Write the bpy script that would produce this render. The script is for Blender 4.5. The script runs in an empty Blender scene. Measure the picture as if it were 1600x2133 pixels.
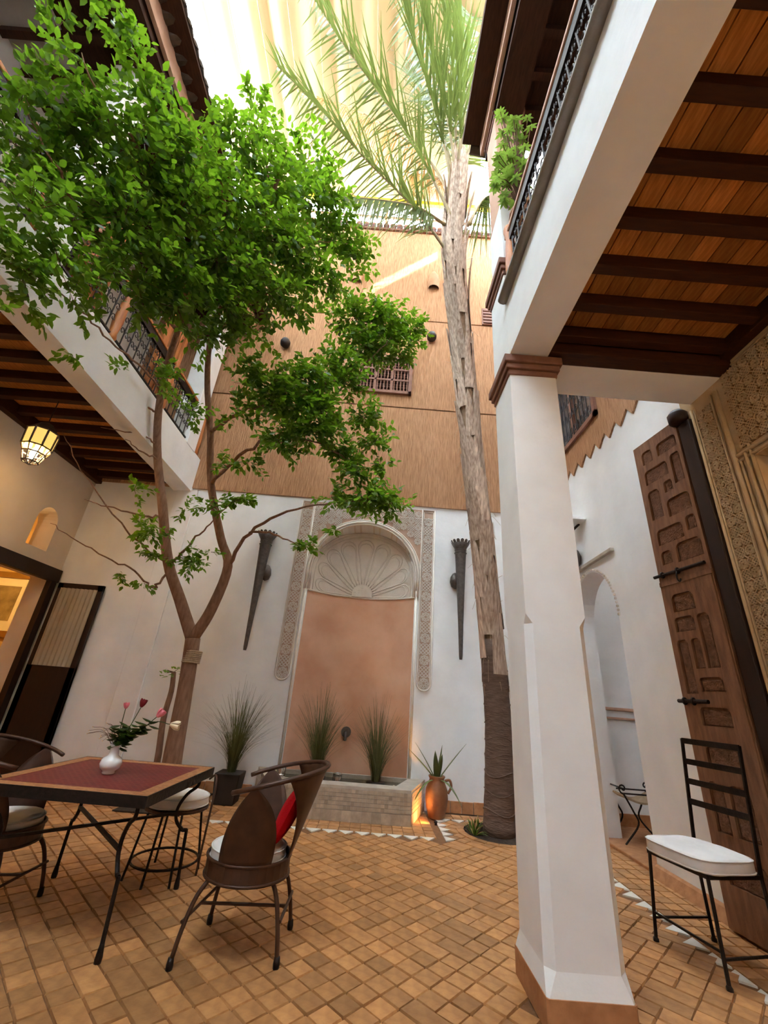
import bpy, bmesh, math, random
import numpy as np
from mathutils import Vector, Matrix
from mathutils.geometry import tessellate_polygon

S = bpy.context.scene
COL = S.collection
PI = math.pi
rnd = random.Random(11)
nrs = np.random.RandomState(5)

# ------------------------------------------------------------------ camera
CAM_H, CAM_F, CAM_P, CAM_A = 1.4, 860.0, math.radians(23.8), math.radians(4.55)
Fw = Vector((0, math.cos(CAM_P), math.sin(CAM_P)))
u0 = Vector((0, -math.sin(CAM_P), math.cos(CAM_P)))
Rt = Vector((1, 0, 0)) * math.cos(CAM_A) + u0 * math.sin(CAM_A)
Up = Vector((-1, 0, 0)) * math.sin(CAM_A) + u0 * math.cos(CAM_A)
cam_data = bpy.data.cameras.new('camera')
cam = bpy.data.objects.new('camera', cam_data)
COL.objects.link(cam)
cam.matrix_world = Matrix(((Rt.x, Up.x, -Fw.x, 0), (Rt.y, Up.y, -Fw.y, 0), (Rt.z, Up.z, -Fw.z, CAM_H), (0, 0, 0, 1)))
cam_data.sensor_fit = 'VERTICAL'
cam_data.sensor_height = 36.0
cam_data.lens = CAM_F / 2133.0 * 36.0
cam_data.clip_start = 0.02
S.camera = cam

# ------------------------------------------------------------------ sky, sun, exposure
W = bpy.data.worlds.new('sky'); S.world = W
W.use_nodes = True
wn = W.node_tree
wn.nodes['Background'].inputs[0].default_value = (0.68, 0.84, 1.0, 1)
wn.nodes['Background'].inputs[1].default_value = 22.0
sun_d = bpy.data.lights.new('sun', 'SUN')
sun_d.energy = 11.0; sun_d.angle = math.radians(0.6); sun_d.color = (1.0, 0.93, 0.82)
sun = bpy.data.objects.new('sun', sun_d); COL.objects.link(sun)
sun.rotation_euler = Vector((-1.0, 1.2, -0.91)).to_track_quat('-Z', 'Y').to_euler()
sun.location = (8, -8, 20)
S.view_settings.view_transform = 'Standard'
S.view_settings.look = 'None'
S.view_settings.gamma = 1.0
S.view_settings.use_curve_mapping = False
S.view_settings.exposure = 1.4
S.cycles.use_denoising = True
S.cycles.use_adaptive_sampling = True
S.cycles.adaptive_threshold = 0.04
S.cycles.max_bounces = 7
S.cycles.diffuse_bounces = 4
S.cycles.glossy_bounces = 3
S.cycles.transmission_bounces = 5
S.cycles.transparent_max_bounces = 8
S.cycles.sample_clamp_indirect = 12.0
S.cycles.caustics_reflective = False
S.cycles.caustics_refractive = False

# ------------------------------------------------------------------ materials
def lin(c):
    if isinstance(c, str):
        c = [int(c[i:i+2], 16) / 255 for i in (0, 2, 4)]
    return tuple((x / 12.92 if x <= 0.04045 else ((x + 0.055) / 1.055) ** 2.4) for x in c) + (1,)

MATS = {}
def mat(name, c1, c2=None, scale=4.0, rough=0.7, bump=0.0, bscale=40.0, metal=0.0, spec=0.4, stretch=(1, 1, 1),
        objrand=0.0, detail=4.0, tint=False, bdist=0.02, coords='Object', coat=0.0):
    m = bpy.data.materials.new(name); m.use_nodes = True
    nt = m.node_tree; N = nt.nodes; L = nt.links
    b = N['Principled BSDF']
    b.inputs['Roughness'].default_value = rough
    b.inputs['Metallic'].default_value = metal
    b.inputs['Specular IOR Level'].default_value = spec
    b.inputs['Coat Weight'].default_value = coat
    tc = N.new('ShaderNodeTexCoord'); mp = N.new('ShaderNodeMapping')
    mp.inputs['Scale'].default_value = stretch
    L.new(tc.outputs[coords], mp.inputs[0])
    c2 = c2 or c1
    nz = N.new('ShaderNodeTexNoise'); nz.inputs['Scale'].default_value = scale; nz.inputs['Detail'].default_value = detail
    L.new(mp.outputs[0], nz.inputs['Vector'])
    rp = N.new('ShaderNodeValToRGB')
    rp.color_ramp.elements[0].position = 0.32; rp.color_ramp.elements[1].position = 0.68
    rp.color_ramp.elements[0].color = lin(c1); rp.color_ramp.elements[1].color = lin(c2)
    L.new(nz.outputs[0], rp.inputs[0])
    out = rp.outputs[0]
    if objrand or tint:
        hs = N.new('ShaderNodeHueSaturation')
        mr = N.new('ShaderNodeMapRange')
        mr.inputs['To Min'].default_value = 1 - (objrand or 0.3); mr.inputs['To Max'].default_value = 1 + (objrand or 0.3)
        if tint:
            at_ = N.new('ShaderNodeAttribute'); at_.attribute_name = 'tint'
            L.new(at_.outputs['Fac'], mr.inputs['Value'])
        else:
            oi = N.new('ShaderNodeObjectInfo'); L.new(oi.outputs['Random'], mr.inputs['Value'])
        L.new(mr.outputs[0], hs.inputs['Value']); L.new(out, hs.inputs['Color'])
        out = hs.outputs[0]
    L.new(out, b.inputs['Base Color'])
    if bump:
        nb = N.new('ShaderNodeTexNoise'); nb.inputs['Scale'].default_value = bscale; nb.inputs['Detail'].default_value = 5
        L.new(mp.outputs[0], nb.inputs['Vector'])
        bp = N.new('ShaderNodeBump'); bp.inputs['Strength'].default_value = bump; bp.inputs['Distance'].default_value = bdist
        L.new(nb.outputs[0], bp.inputs['Height']); L.new(bp.outputs[0], b.inputs['Normal'])
    MATS[name] = m
    return m

def leafmat(name, c1, c2, trans, fac=0.45, rough=0.35, scale=6.0, tint=0.35):
    m = mat(name, c1, c2, scale=scale, rough=rough, tint=True, objrand=tint, spec=0.5)
    nt = m.node_tree; N = nt.nodes; L = nt.links
    b = N['Principled BSDF']; o = N['Material Output']
    t = N.new('ShaderNodeBsdfTranslucent'); t.inputs[0].default_value = lin(trans)
    mx = N.new('ShaderNodeMixShader'); mx.inputs[0].default_value = fac
    L.new(b.outputs[0], mx.inputs[1]); L.new(t.outputs[0], mx.inputs[2]); L.new(mx.outputs[0], o.inputs[0])
    return m

mat('plaster', 'e6e4e1', 'f0eeeb', scale=2.5, rough=0.85, bump=0.12, bscale=14, spec=0.2)
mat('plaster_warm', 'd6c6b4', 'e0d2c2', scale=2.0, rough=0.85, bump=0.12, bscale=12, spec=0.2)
mat('room_yellow', 'd9b05e', 'e2bf74', scale=2.0, rough=0.85)
mat('tadelakt', 'd09a7a', 'e4b899', scale=1.6, rough=0.6, bump=0.08, bscale=8, spec=0.3, detail=6)
mat('stucco', 'd9cfc1', 'e3dacd', scale=6, rough=0.9, bump=0.25, bscale=60, spec=0.15)
mat('stucco_shade', 'b89a84', 'c4a690', scale=6, rough=0.95, spec=0.1)  # darker stucco copy, shade of the carved recesses put into its colour
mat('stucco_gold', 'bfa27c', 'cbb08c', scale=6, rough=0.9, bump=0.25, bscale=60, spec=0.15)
mat('stucco_gold_shade', '8a6644', '94704e', scale=6, rough=0.95, spec=0.1)  # ochre stucco darkened, recess shade put into the colour
mat('reed', 'a67855', 'cb9b74', scale=9, rough=0.9, bump=0.9, bscale=9, stretch=(9, 9, 0.55), spec=0.15, bdist=0.03, detail=5)
mat('reed_joint', '6b4730', '7a5238', rough=0.9)
mat('moulding', '7a5140', '8a604c', scale=9, rough=0.7, bump=0.3, bscale=25)
mat('pink_plaster', 'c49a80', 'd2ab92', scale=3, rough=0.85, bump=0.2, bscale=20)
mat('grey_cornice', '8d857c', '9a9289', scale=8, rough=0.7, bump=0.2, bscale=30)
mat('tile', '9c6a3f', 'b98552', scale=14, rough=0.55, bump=0.35, bscale=45, tint=True, objrand=0.26, spec=0.35, bdist=0.006)
mat('tile_base', 'a36d45', 'b98358', scale=14, rough=0.6, bump=0.3, bscale=45, tint=True, objrand=0.2, spec=0.3, bdist=0.006)
mat('grout', '6f4c2f', '80593a', scale=20, rough=0.95, bump=0.4, bscale=60)
mat('white_tile', 'd8d2c8', 'e2ddd4', scale=10, rough=0.4)
mat('plank', 'aa6a34', 'd08e4c', scale=6, rough=0.7, stretch=(9, 1.0, 9), objrand=0.32, bump=0.3, bscale=18, spec=0.2)
mat('dark_wood', '33190f', '43230f', scale=8, rough=0.65, stretch=(1, 6, 6), spec=0.2)
mat('soffit_wood', '3b2418', '4c3020', scale=8, rough=0.75, stretch=(6, 1, 6), objrand=0.2, spec=0.2)
mat('door_wood', '74503a', '94694c', scale=5, rough=0.62, stretch=(6, 6, 0.8), bump=0.35, bscale=30, spec=0.25)
mat('door_wood_inset', '6a4a38', '86604a', scale=24, rough=0.75, bump=0.9, bscale=70, spec=0.2)
mat('orange_wood', 'a9602f', 'c17a42', scale=5, rough=0.5, stretch=(6, 6, 1), spec=0.35, bump=0.15, bscale=30)
mat('brown_door', '200e09', '2a130c', scale=6, rough=0.55, stretch=(6, 6, 1))
mat('iron', '1d1613', '2a201b', scale=30, rough=0.5, metal=0.5, spec=0.4, bump=0.2, bscale=60)
mat('rust_iron', '40291c', '4f3324', scale=14, rough=0.45, metal=0.35, spec=0.5)
mat('bronze', '554d48', '665d56', scale=22, rough=0.5, metal=0.55, bump=0.35, bscale=50)
mat('steel', 'b9b5ae', 'c9c5be', rough=0.25, metal=0.9)
mat('cushion', 'd5d0cb', 'e2ddd8', scale=7, rough=0.9, bump=0.25, bscale=10, spec=0.1)
mat('red_fabric', 'a10a12', 'b81018', scale=9, rough=0.9, bump=0.4, bscale=90, spec=0.1)
mat('ceramic', 'eceae6', 'f2f0ec', rough=0.15, spec=0.6)
mat('clay', '7f5236', '96653f', scale=7, rough=0.5, bump=0.25, bscale=25, spec=0.4)
mat('clay_sconce', 'a07450', 'b28560', scale=7, rough=0.8)
mat('dark_pot', '231a15', '2e231c', rough=0.6)
mat('soil', '2c2018', '3d2e22', scale=25, rough=0.95, bump=0.8, bscale=40)
mat('bark', '7a5a45', '93705a', scale=10, rough=0.85, bump=0.5, bscale=30, stretch=(3, 3, 0.6), spec=0.15)
mat('twig', '5a4030', '6d5040', scale=8, rough=0.85, spec=0.15)
mat('rope', 'a58d70', 'b89f80', scale=30, rough=0.9, bump=0.6, bscale=80)
mat('palm_bark', '8a6f58', 'a98d72', scale=7, rough=0.9, bump=0.8, bscale=16, stretch=(3, 3, 1.2), spec=0.1)
mat('palm_bark_low', '5d4d43', '766256', scale=7, rough=0.9, bump=0.5, bscale=16, stretch=(1, 1, 4), spec=0.1)
mat('palm_boot', '9c8270', 'd6bfaa', scale=8, rough=0.8, bump=0.4, bscale=20, stretch=(5, 5, 0.7), objrand=0.2, spec=0.15)
mat('rachis', 'a08c66', 'b7a47c', scale=6, rough=0.6)
mat('roof_tile', '3c3028', '56463a', scale=8, rough=0.55, objrand=0.25)
mat('picture_paint', '6f5a2e', 'a38a4e', scale=5, rough=0.6)
mat('picture_mat', 'e0cf9c', 'e6d7a8', rough=0.8)
mat('gold_frame', '8a6326', 'a57a34', rough=0.4, metal=0.4)
mat('brown_pipe', '8b5a3c', '9a6848', rough=0.6)
mat('yellow_paint', 'e0a80c', 'eab414', rough=0.5)
mat('red_petal', '6e0f18', '82161f', rough=0.6)
mat('pink_petal', 'd8616c', 'e88790', scale=30, rough=0.6)
mat('cream_petal', 'e6cfa6', 'eedcb8', scale=30, rough=0.6)
mat('zellige', 'a08d78', 'b39f88', scale=20, rough=0.35, tint=True, objrand=0.28, spec=0.5)
mat('cement', 'a79a8a', 'b7aa99', scale=9, rough=0.7, bump=0.2, bscale=30)
mat('render_grey', 'b4aaa0', 'c4bbb2', scale=3, rough=0.9, bump=0.25, bscale=25)
leafmat('ficus_leaf', '2c4a18', '44681f', '8fc028', fac=0.45, rough=0.28)
leafmat('palm_leaf', '4a5a34', '6a7648', '8a9a48', fac=0.30, rough=0.45, tint=0.3)
leafmat('dry_leaf', '9b7a4c', 'b8945e', 'c79a55', fac=0.3, rough=0.7)
leafmat('grass_blade', '4a4c30', '66643e', '7d8446', fac=0.25, rough=0.5)
leafmat('agave_leaf', '55663a', '76834c', '8a9a48', fac=0.15, rough=0.45)
leafmat('schefflera_leaf', '4d6a2c', '66863a', '9cbc48', fac=0.4, rough=0.4)
leafmat('rose_leaf', '24381c', '33491f', '5b7a2a', fac=0.3, rough=0.4)
leafmat('lace', 'c9bda6', 'd6cbb6', 'd9c49a', fac=0.5, rough=0.9, tint=0.05)

def glow(name, col, strength):
    m = bpy.data.materials.new(name); m.use_nodes = True
    N = m.node_tree.nodes; b = N['Principled BSDF']
    b.inputs['Base Color'].default_value = lin(col)
    b.inputs['Emission Color'].default_value = lin(col); b.inputs['Emission Strength'].default_value = strength
    MATS[name] = m
glow('bulb', 'ffe2a6', 40.0)
glow('lit_glass', 'e6bf66', 0.45)

def canopy_mat():
    m = mat('canopy_cloth', 'cdb489', 'dcc49a', scale=1.2, rough=0.9, bump=0.15, bscale=120, stretch=(1, 0.3, 1), spec=0.1)
    nt = m.node_tree; N = nt.nodes; L = nt.links
    b = N['Principled BSDF']; o = N['Material Output']
    t = N.new('ShaderNodeBsdfTranslucent'); t.inputs[0].default_value = lin('2e2111')
    mx = N.new('ShaderNodeMixShader'); mx.inputs[0].default_value = 0.5
    L.new(b.outputs[0], mx.inputs[1]); L.new(t.outputs[0], mx.inputs[2]); L.new(mx.outputs[0], o.inputs[0])
canopy_mat()

def water_mat():
    m = bpy.data.materials.new('water'); m.use_nodes = True
    b = m.node_tree.nodes['Principled BSDF']
    b.inputs['Base Color'].default_value = lin('4a4636'); b.inputs['Roughness'].default_value = 0.06
    b.inputs['Specular IOR Level'].default_value = 0.6
    N = m.node_tree.nodes; L = m.node_tree.links
    nz = N.new('ShaderNodeTexNoise'); nz.inputs['Scale'].default_value = 7
    bp = N.new('ShaderNodeBump'); bp.inputs['Strength'].default_value = 0.15; bp.inputs['Distance'].default_value = 0.02
    L.new(nz.outputs[0], bp.inputs['Height']); L.new(bp.outputs[0], b.inputs['Normal'])
    MATS['water'] = m
water_mat()

def glass_mat():
    m = bpy.data.materials.new('glass'); m.use_nodes = True
    b = m.node_tree.nodes['Principled BSDF']
    b.inputs['Base Color'].default_value = (0.9, 0.9, 0.88, 1); b.inputs['Roughness'].default_value = 0.05
    b.inputs['Transmission Weight'].default_value = 0.85
    MATS['glass'] = m
glass_mat()

def mosaic_mat():
    # red glazed mosaic field with ochre chips
    m = bpy.data.materials.new('mosaic'); m.use_nodes = True
    nt = m.node_tree; N = nt.nodes; L = nt.links; b = N['Principled BSDF']
    b.inputs['Roughness'].default_value = 0.5; b.inputs['Specular IOR Level'].default_value = 0.2
    tc = N.new('ShaderNodeTexCoord')
    br = N.new('ShaderNodeTexBrick')
    br.inputs['Scale'].default_value = 14; br.inputs['Mortar Size'].default_value = 0.035
    br.inputs['Brick Width'].default_value = 0.62; br.inputs['Row Height'].default_value = 0.36
    br.inputs['Color1'].default_value = lin('5a1017'); br.inputs['Color2'].default_value = lin('6e1a1f')
    br.inputs['Mortar'].default_value = lin('7c4638')
    L.new(tc.outputs['Object'], br.inputs['Vector'])
    L.new(br.outputs['Color'], b.inputs['Base Color'])
    MATS['mosaic'] = m
    m2 = bpy.data.materials.new('mosaic_border'); m2.use_nodes = True
    nt = m2.node_tree; N = nt.nodes; L = nt.links; b = N['Principled BSDF']
    b.inputs['Roughness'].default_value = 0.55; b.inputs['Specular IOR Level'].default_value = 0.2
    tc = N.new('ShaderNodeTexCoord'); vo = N.new('ShaderNodeTexVoronoi'); vo.inputs['Scale'].default_value = 55
    L.new(tc.outputs['Object'], vo.inputs['Vector'])
    rp = N.new('ShaderNodeValToRGB'); rp.color_ramp.elements[0].color = lin('8a5636'); rp.color_ramp.elements[1].color = lin('b07c50')
    L.new(vo.outputs['Color'], rp.inputs[0]); L.new(rp.outputs[0], b.inputs['Base Color'])
    MATS['mosaic_border'] = m2
mosaic_mat()

# ------------------------------------------------------------------ mesh helpers
class MB:
    def __init__(s): s.v = []; s.f = []; s.t = []; s.tint = None
    def add(s, vs, fs, tint=None):
        o = len(s.v); s.v.extend([tuple(p) for p in vs]); s.f.extend([tuple(i + o for i in f) for f in fs])
        s.t.extend([0.5 if tint is None else tint] * len(fs))
        return s
    def box(s, x0, y0, z0, x1, y1, z1, tint=None):
        vs = [(x, y, z) for z in (z0, z1) for y in (y0, y1) for x in (x0, x1)]
        return s.add(vs, [(0, 2, 3, 1), (4, 5, 7, 6), (0, 1, 5, 4), (2, 6, 7, 3), (0, 4, 6, 2), (1, 3, 7, 5)], tint)
    def bar(s, a, b, w, h, up=(0, 0, 1), tint=None):
        a, b = Vector(a), Vector(b); d = (b - a).normalized(); up = Vector(up)
        if abs(d.dot(up)) > 0.98: up = Vector((1, 0, 0))
        x = d.cross(up).normalized(); y = x.cross(d).normalized()
        vs = [p + x * (sx * w / 2) + y * (sy * h / 2) for p in (a, b) for sx, sy in ((-1, -1), (1, -1), (1, 1), (-1, 1))]
        return s.add(vs, [(3, 2, 1, 0), (4, 5, 6, 7), (0, 1, 5, 4), (1, 2, 6, 5), (2, 3, 7, 6), (3, 0, 4, 7)], tint)
    def tube(s, pts, r, n=8, cap=True, tint=None, closed=False):
        pts = [Vector(p) for p in pts]; m = len(pts)
        if not hasattr(r, '__len__'): r = [r] * m
        vs = []; ref = None
        for i, p in enumerate(pts):
            if closed: d = pts[(i + 1) % m] - pts[i - 1]
            else: d = pts[min(i + 1, m - 1)] - pts[max(i - 1, 0)]
            d = d.normalized() if d.length > 1e-9 else Vector((0, 0, 1))
            if ref is None:
                ref = Vector((0, 0, 1)) if abs(d.z) < 0.9 else Vector((1, 0, 0))
            x = (ref - d * ref.dot(d))
            x = x.normalized() if x.length > 1e-6 else d.orthogonal().normalized()
            ref = x; y = d.cross(x)
            vs += [p + (x * math.cos(2 * PI * k / n) + y * math.sin(2 * PI * k / n)) * r[i] for k in range(n)]
        fs = []
        for i in range(m if closed else m - 1):
            j = (i + 1) % m
            for k in range(n):
                fs.append((i * n + k, i * n + (k + 1) % n, j * n + (k + 1) % n, j * n + k))
        if cap and not closed:
            fs.append(tuple(range(n - 1, -1, -1))); fs.append(tuple((m - 1) * n + k for k in range(n)))
        return s.add(vs, fs, tint)
    def lathe(s, prof, n=24, c=(0, 0, 0), tint=None, squash=1.0):
        vs = []; fs = []; m = len(prof)
        for r, z in prof:
            vs += [(c[0] + r * math.cos(2 * PI * k / n), c[1] + squash * r * math.sin(2 * PI * k / n), c[2] + z) for k in range(n)]
        for i in range(m - 1):
            for k in range(n):
                fs.append((i * n + k, i * n + (k + 1) % n, (i + 1) * n + (k + 1) % n, (i + 1) * n + k))
        fs.append(tuple(range(n - 1, -1, -1))); fs.append(tuple((m - 1) * n + k for k in range(n)))
        return s.add(vs, fs, tint)
    def plate(s, outer, holes, o, u, v, depth, hole_walls=True, back=True, tint=None):
        """flat plate in the plane o+a*u+b*v with holes, thick along depth vector (away from the seen face)"""
        o, u, v, dv = Vector(o), Vector(u), Vector(v), Vector(depth)
        loops = [outer] + holes
        tri = tessellate_polygon([[Vector((a, b, 0)) for a, b in lp] for lp in loops])
        flat = [p for lp in loops for p in lp]
        P = [o + u * a + v * b for a, b in flat]
        n = len(P)
        want = -dv
        fs = []
        for t in tri:
            nrm = (P[t[1]] - P[t[0]]).cross(P[t[2]] - P[t[0]])
            t = tuple(t) if nrm.dot(want) > 0 else (t[0], t[2], t[1])
            fs.append(t)
        vs = P + [p + dv for p in P]
        if back: fs += [(c + n, b + n, a + n) for a, b, c in fs]
        st = 0
        for li, lp in enumerate(loops):
            m = len(lp)
            if li == 0 or hole_walls:
                for k in range(m):
                    a, b = st + k, st + (k + 1) % m
                    fs.append((a, b, b + n, a + n))
            st += m
        return s.add(vs, fs, tint)
    def build(s, name, material, parent=None, smooth=False, local=False, bevel=0.0, fixn=False, **tags):
        me = bpy.data.meshes.new(name)
        vs = s.v
        if parent is not None and not local:
            off = wloc(parent); vs = [(p[0] - off.x, p[1] - off.y, p[2] - off.z) for p in vs]
        me.from_pydata(vs, [], s.f)
        if fixn:
            bm = bmesh.new(); bm.from_mesh(me); bmesh.ops.recalc_face_normals(bm, faces=bm.faces); bm.to_mesh(me); bm.free()
        at_ = me.attributes.new('tint', 'FLOAT', 'FACE'); at_.data.foreach_set('value', np.array(s.t, dtype=np.float32))
        if smooth: me.polygons.foreach_set('use_smooth', [True] * len(me.polygons))
        me.materials.append(MATS[material] if isinstance(material, str) else material)
        return link(me, name, parent, bevel, **tags)

def link(me, name, parent=None, bevel=0.0, **tags):
    o = bpy.data.objects.new(name, me); COL.objects.link(o)
    if parent is not None: o.parent = parent
    if bevel:
        b = o.modifiers.new('bevel', 'BEVEL'); b.width = bevel; b.segments = 2; b.limit_method = 'ANGLE'
    tag(o, **tags)
    return o

def tag(o, label=None, cat=None, group=None, kind=None):
    if label: o['label'] = label
    if cat: o['category'] = cat
    if group: o['group'] = group
    if kind: o['kind'] = kind
    return o

def wloc(o):
    v = Vector((0, 0, 0))
    while o is not None:
        v += o.location; o = o.parent
    return v

def thing(name, label, cat, loc=(0, 0, 0), rz=0.0, group=None, kind=None):
    o = bpy.data.objects.new(name, None); COL.objects.link(o)
    o.empty_display_size = 0.1
    o.location = loc; o.rotation_euler = (0, 0, rz)
    return tag(o, label, cat, group, kind)

def copy_tree(o, parent=None):
    c = o.copy(); COL.objects.link(c); c.parent = parent
    for ch in list(o.children): copy_tree(ch, c)
    return c

def arch_loop(a0, a1, b0, spring, apex, n=24, inset=0.0):
    """points of an arched opening from bottom-left counter-clockwise"""
    a0 += inset; a1 -= inset; apex -= inset
    c = (a0 + a1) / 2; hw = (a1 - a0) / 2
    pts = [(a0, b0), (a1, b0)]
    for k in range(n + 1):
        t = PI * k / n
        pts.append((c + hw * math.cos(t), spring + (apex - spring) * math.sin(t)))
    return pts

def smoothpath(pts, n=6):
    """Catmull-Rom through points"""
    P = [Vector(p) for p in pts]; P = [P[0] * 2 - P[1]] + P + [P[-1] * 2 - P[-2]]
    out = []
    for i in range(1, len(P) - 2):
        for k in range(n):
            t = k / n; a, b, c, d = P[i - 1], P[i], P[i + 1], P[i + 2]
            out.append(0.5 * ((2 * b) + (c - a) * t + (2 * a - 5 * b + 4 * c - d) * t * t + (3 * b - a - 3 * c + d) * t ** 3))
    out.append(P[-2].copy())
    return out

def lamp(name, loc, energy, col, radius, parent=None, spot=None, aim=None):
    d = bpy.data.lights.new(name, 'SPOT' if spot else 'POINT'); d.energy = energy; d.color = col; d.shadow_soft_size = radius
    o = bpy.data.objects.new(name, d); COL.objects.link(o)
    if spot:
        d.spot_size = spot; d.spot_blend = 0.6
        o.rotation_euler = (Vector(aim) - Vector(loc)).to_track_quat('-Z', 'Y').to_euler()
    if parent: o.parent = parent; o.location = Vector(loc) - wloc(parent)
    else: o.location = loc
    return o
# ================================================================== THE SETTING
def proj(p):
    q = Vector(p) - Vector((0, 0, CAM_H)); w = q.dot(Fw)
    if w < 0.05: return None
    return 800 + CAM_F * q.dot(Rt) / w, 1066.5 - CAM_F * q.dot(Up) / w, w

BW = 6.75       # back wall plane (y)
RW = 2.9        # right wall plane (x)
LW = -5.2       # left wall plane (x)
NC, NH = -0.27, 0.88   # niche centre and half width
PALM = (1.66, 5.95)

# ---- floor: grout bed with terracotta tiles laid on the diagonal
floor = thing('floor', 'floor of small worn terracotta tiles laid on the diagonal', 'floor', kind='structure')
b = MB(); b.box(-9.0, -3.0, -0.2, 5.2, 9.5, -0.011)
b.build('floor_bed', 'grout', floor)

def tile_shape(lx, ly, tint, h=0.0, tilt=0.0):
    m = MB(); g = 0.003; c = 0.004
    a, bb = lx / 2 - g, ly / 2 - g
    vs = [(-a, -bb, -0.012), (a, -bb, -0.012), (a, bb, -0.012), (-a, bb, -0.012)]
    j = lambda: rnd.uniform(-0.003, 0.003)
    vs += [(-a + c + j(), -bb + c + j(), h), (a - c + j(), -bb + c + j(), h + tilt), (a - c + j(), bb - c + j(), h + tilt), (-a + c + j(), bb - c + j(), h)]
    m.add(vs, [(4, 5, 6, 7), (0, 1, 5, 4), (1, 2, 6, 5), (2, 3, 7, 6), (3, 0, 4, 7)], tint)
    return m
TP = 0.125
tile_me = {}
for dbl in (0, 1):
    for k in range(14):
        m = tile_shape(TP * (2 if dbl else 1), TP, min(1, max(0, rnd.gauss(0.5, 0.27))), rnd.uniform(-0.002, 0.002), rnd.uniform(-0.0015, 0.0015))
        o = m.build('tile', 'tile'); tile_me[dbl, k] = o.data; bpy.data.objects.remove(o)

def floor_ok(x, y):
    if x < LW + 0.05 or x > RW or y < 0.6 or y > BW - 0.02: return False
    if (x - PALM[0]) ** 2 + (y - PALM[1]) ** 2 < 0.47 ** 2: return False
    if -1.72 < x < 1.04 and y > 5.50: return False
    if y > 6.36: return False
    if x > 2.30: return False
    if 0.95 < x < 1.46 and 2.72 < y < 3.23: return False
    return True
tiles = []
used = set()
ang = math.radians(-45)
ca, sa = math.cos(ang), math.sin(ang)
for i in range(-60, 61):
    for j in range(-10, 90):
        if (i, j) in used: continue
        a, c = i * TP, j * TP
        dbl = rnd.random() < 0.16 and (i + 1, j) not in used
        if dbl: used.add((i + 1, j)); a += TP / 2
        x, y = a * ca - c * sa, a * sa + c * ca
        if floor_ok(x, y): tiles.append((x, y, ang, 1 if dbl else 0))
for i in range(24):          # straight-laid apron round the basin and along the right wall
    for j in range(10):
        x, y = -1.62 + i * TP * 0.97, 5.66 + j * TP
        if x < 0.9 and y < 6.7: tiles.append((x, y, 0.0, 0))
for j in range(70):
    for i in range(4):
        x, y = 2.47 + i * TP, 0.4 + j * TP
        if y < BW - 0.4 and x < RW - 0.02: tiles.append((x, y, PI / 2, 0))
for i in range(26):
    for sx in (-1, 1):
        x = (1.02 if sx > 0 else -1.80) + sx * i * TP
        if LW + 0.1 < x < 2.3:
            for yy in (6.60, 6.48):
                if (x - PALM[0]) ** 2 + (yy - PALM[1]) ** 2 > 0.47 ** 2: tiles.append((x, yy, 0.0, 0))
def seen_key(t):
    p = proj((t[0], t[1], 0))
    if p is None or not (-20 < p[0] < 1620 and 0 < p[1] < 2150): return 1e6 + t[1]
    if 1060 < p[0] < 1330 and p[1] > 1290: return 5e5
    return p[2]
tiles.sort(key=seen_key)
for x, y, a, d in tiles[:300]:
    o = link(tile_me[d, rnd.randrange(14)], 'tile', floor); o.location = (x, y, 0); o.rotation_euler.z = a
rest = MB()
for x, y, a, d in tiles[300:]:
    m = tile_shape(TP * (2 if d else 1), TP, min(1, max(0, rnd.gauss(0.5, 0.27))), rnd.uniform(-0.002, 0.002))
    c_, s_ = math.cos(a), math.sin(a)
    rest.add([(x + p[0] * c_ - p[1] * s_, y + p[0] * s_ + p[1] * c_, p[2]) for p in m.v], m.f, m.t[0])
rest.build('tile_field', 'tile', floor, kind='stuff')
# white triangle border
tm = MB()
tm.add([(-0.082, 0, -0.01), (0.082, 0, -0.01), (0, -0.125, -0.01), (-0.082, 0, 0.001), (0.082, 0, 0.001), (0, -0.125, 0.001)],
       [(3, 5, 4), (0, 1, 4, 3), (1, 2, 5, 4), (2, 0, 3, 5)])
o = tm.build('triangle_tile', 'white_tile'); tri_me = o.data; bpy.data.objects.remove(o)
spots = [(-1.58 + 0.18 * k, 5.60, 0) for k in range(14)] + [(0.955, 5.60 + 0.178 * k, PI / 2) for k in range(6)]
spots += [(1.08 + 0.18 * k, 6.42, 0) for k in range(3)] + [(-1.85 - 0.18 * k, 6.42, 0) for k in range(5)]
spots += [(2.40, 2.6 + 0.185 * k, -PI / 2) for k in range(17)]
for x, y, a in spots:
    o = link(tri_me, 'triangle_tile', floor); o.location = (x, y, 0); o.rotation_euler.z = a

# ---- back wall: plaster below, reed-textured render above
wall_back = thing('wall_back', 'back wall, white plaster below and ribbed brown render above', 'wall', kind='structure')
b = MB()
b.plate([(LW - 0.2, 0), (RW + 0.6, 0), (RW + 0.6, 4.55), (LW - 0.2, 4.55)], [arch_loop(NC - NH, NC + NH, 0.02, 3.22, 4.10)],
        (0, BW, 0), (1, 0, 0), (0, 0, 1), (0, 0.55, 0))
b.build('plaster_face', 'plaster', wall_back)
for z0, z1 in ((4.535, 6.66), (6.69, 9.09), (9.12, 12.2)):
    b = MB()
    wz0, wz1 = 6.98, 7.95
    if z0 < wz0 < z1:
        b.plate([(LW, z0), (RW, z0), (RW, z1), (LW, z1)], [[(-0.80, wz0), (0.36, wz0), (0.36, wz1), (-0.80, wz1)]], (0, BW - 0.03, 0), (1, 0, 0), (0, 0, 1), (0, 0.3, 0))
    else:
        b.box(LW, BW - 0.03, z0, RW, BW + 0.3, z1)
    b.build('render_panel', 'reed', wall_back)
b = MB(); b.box(LW, BW, 6.6, RW, BW + 0.2, 9.2); 
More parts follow.
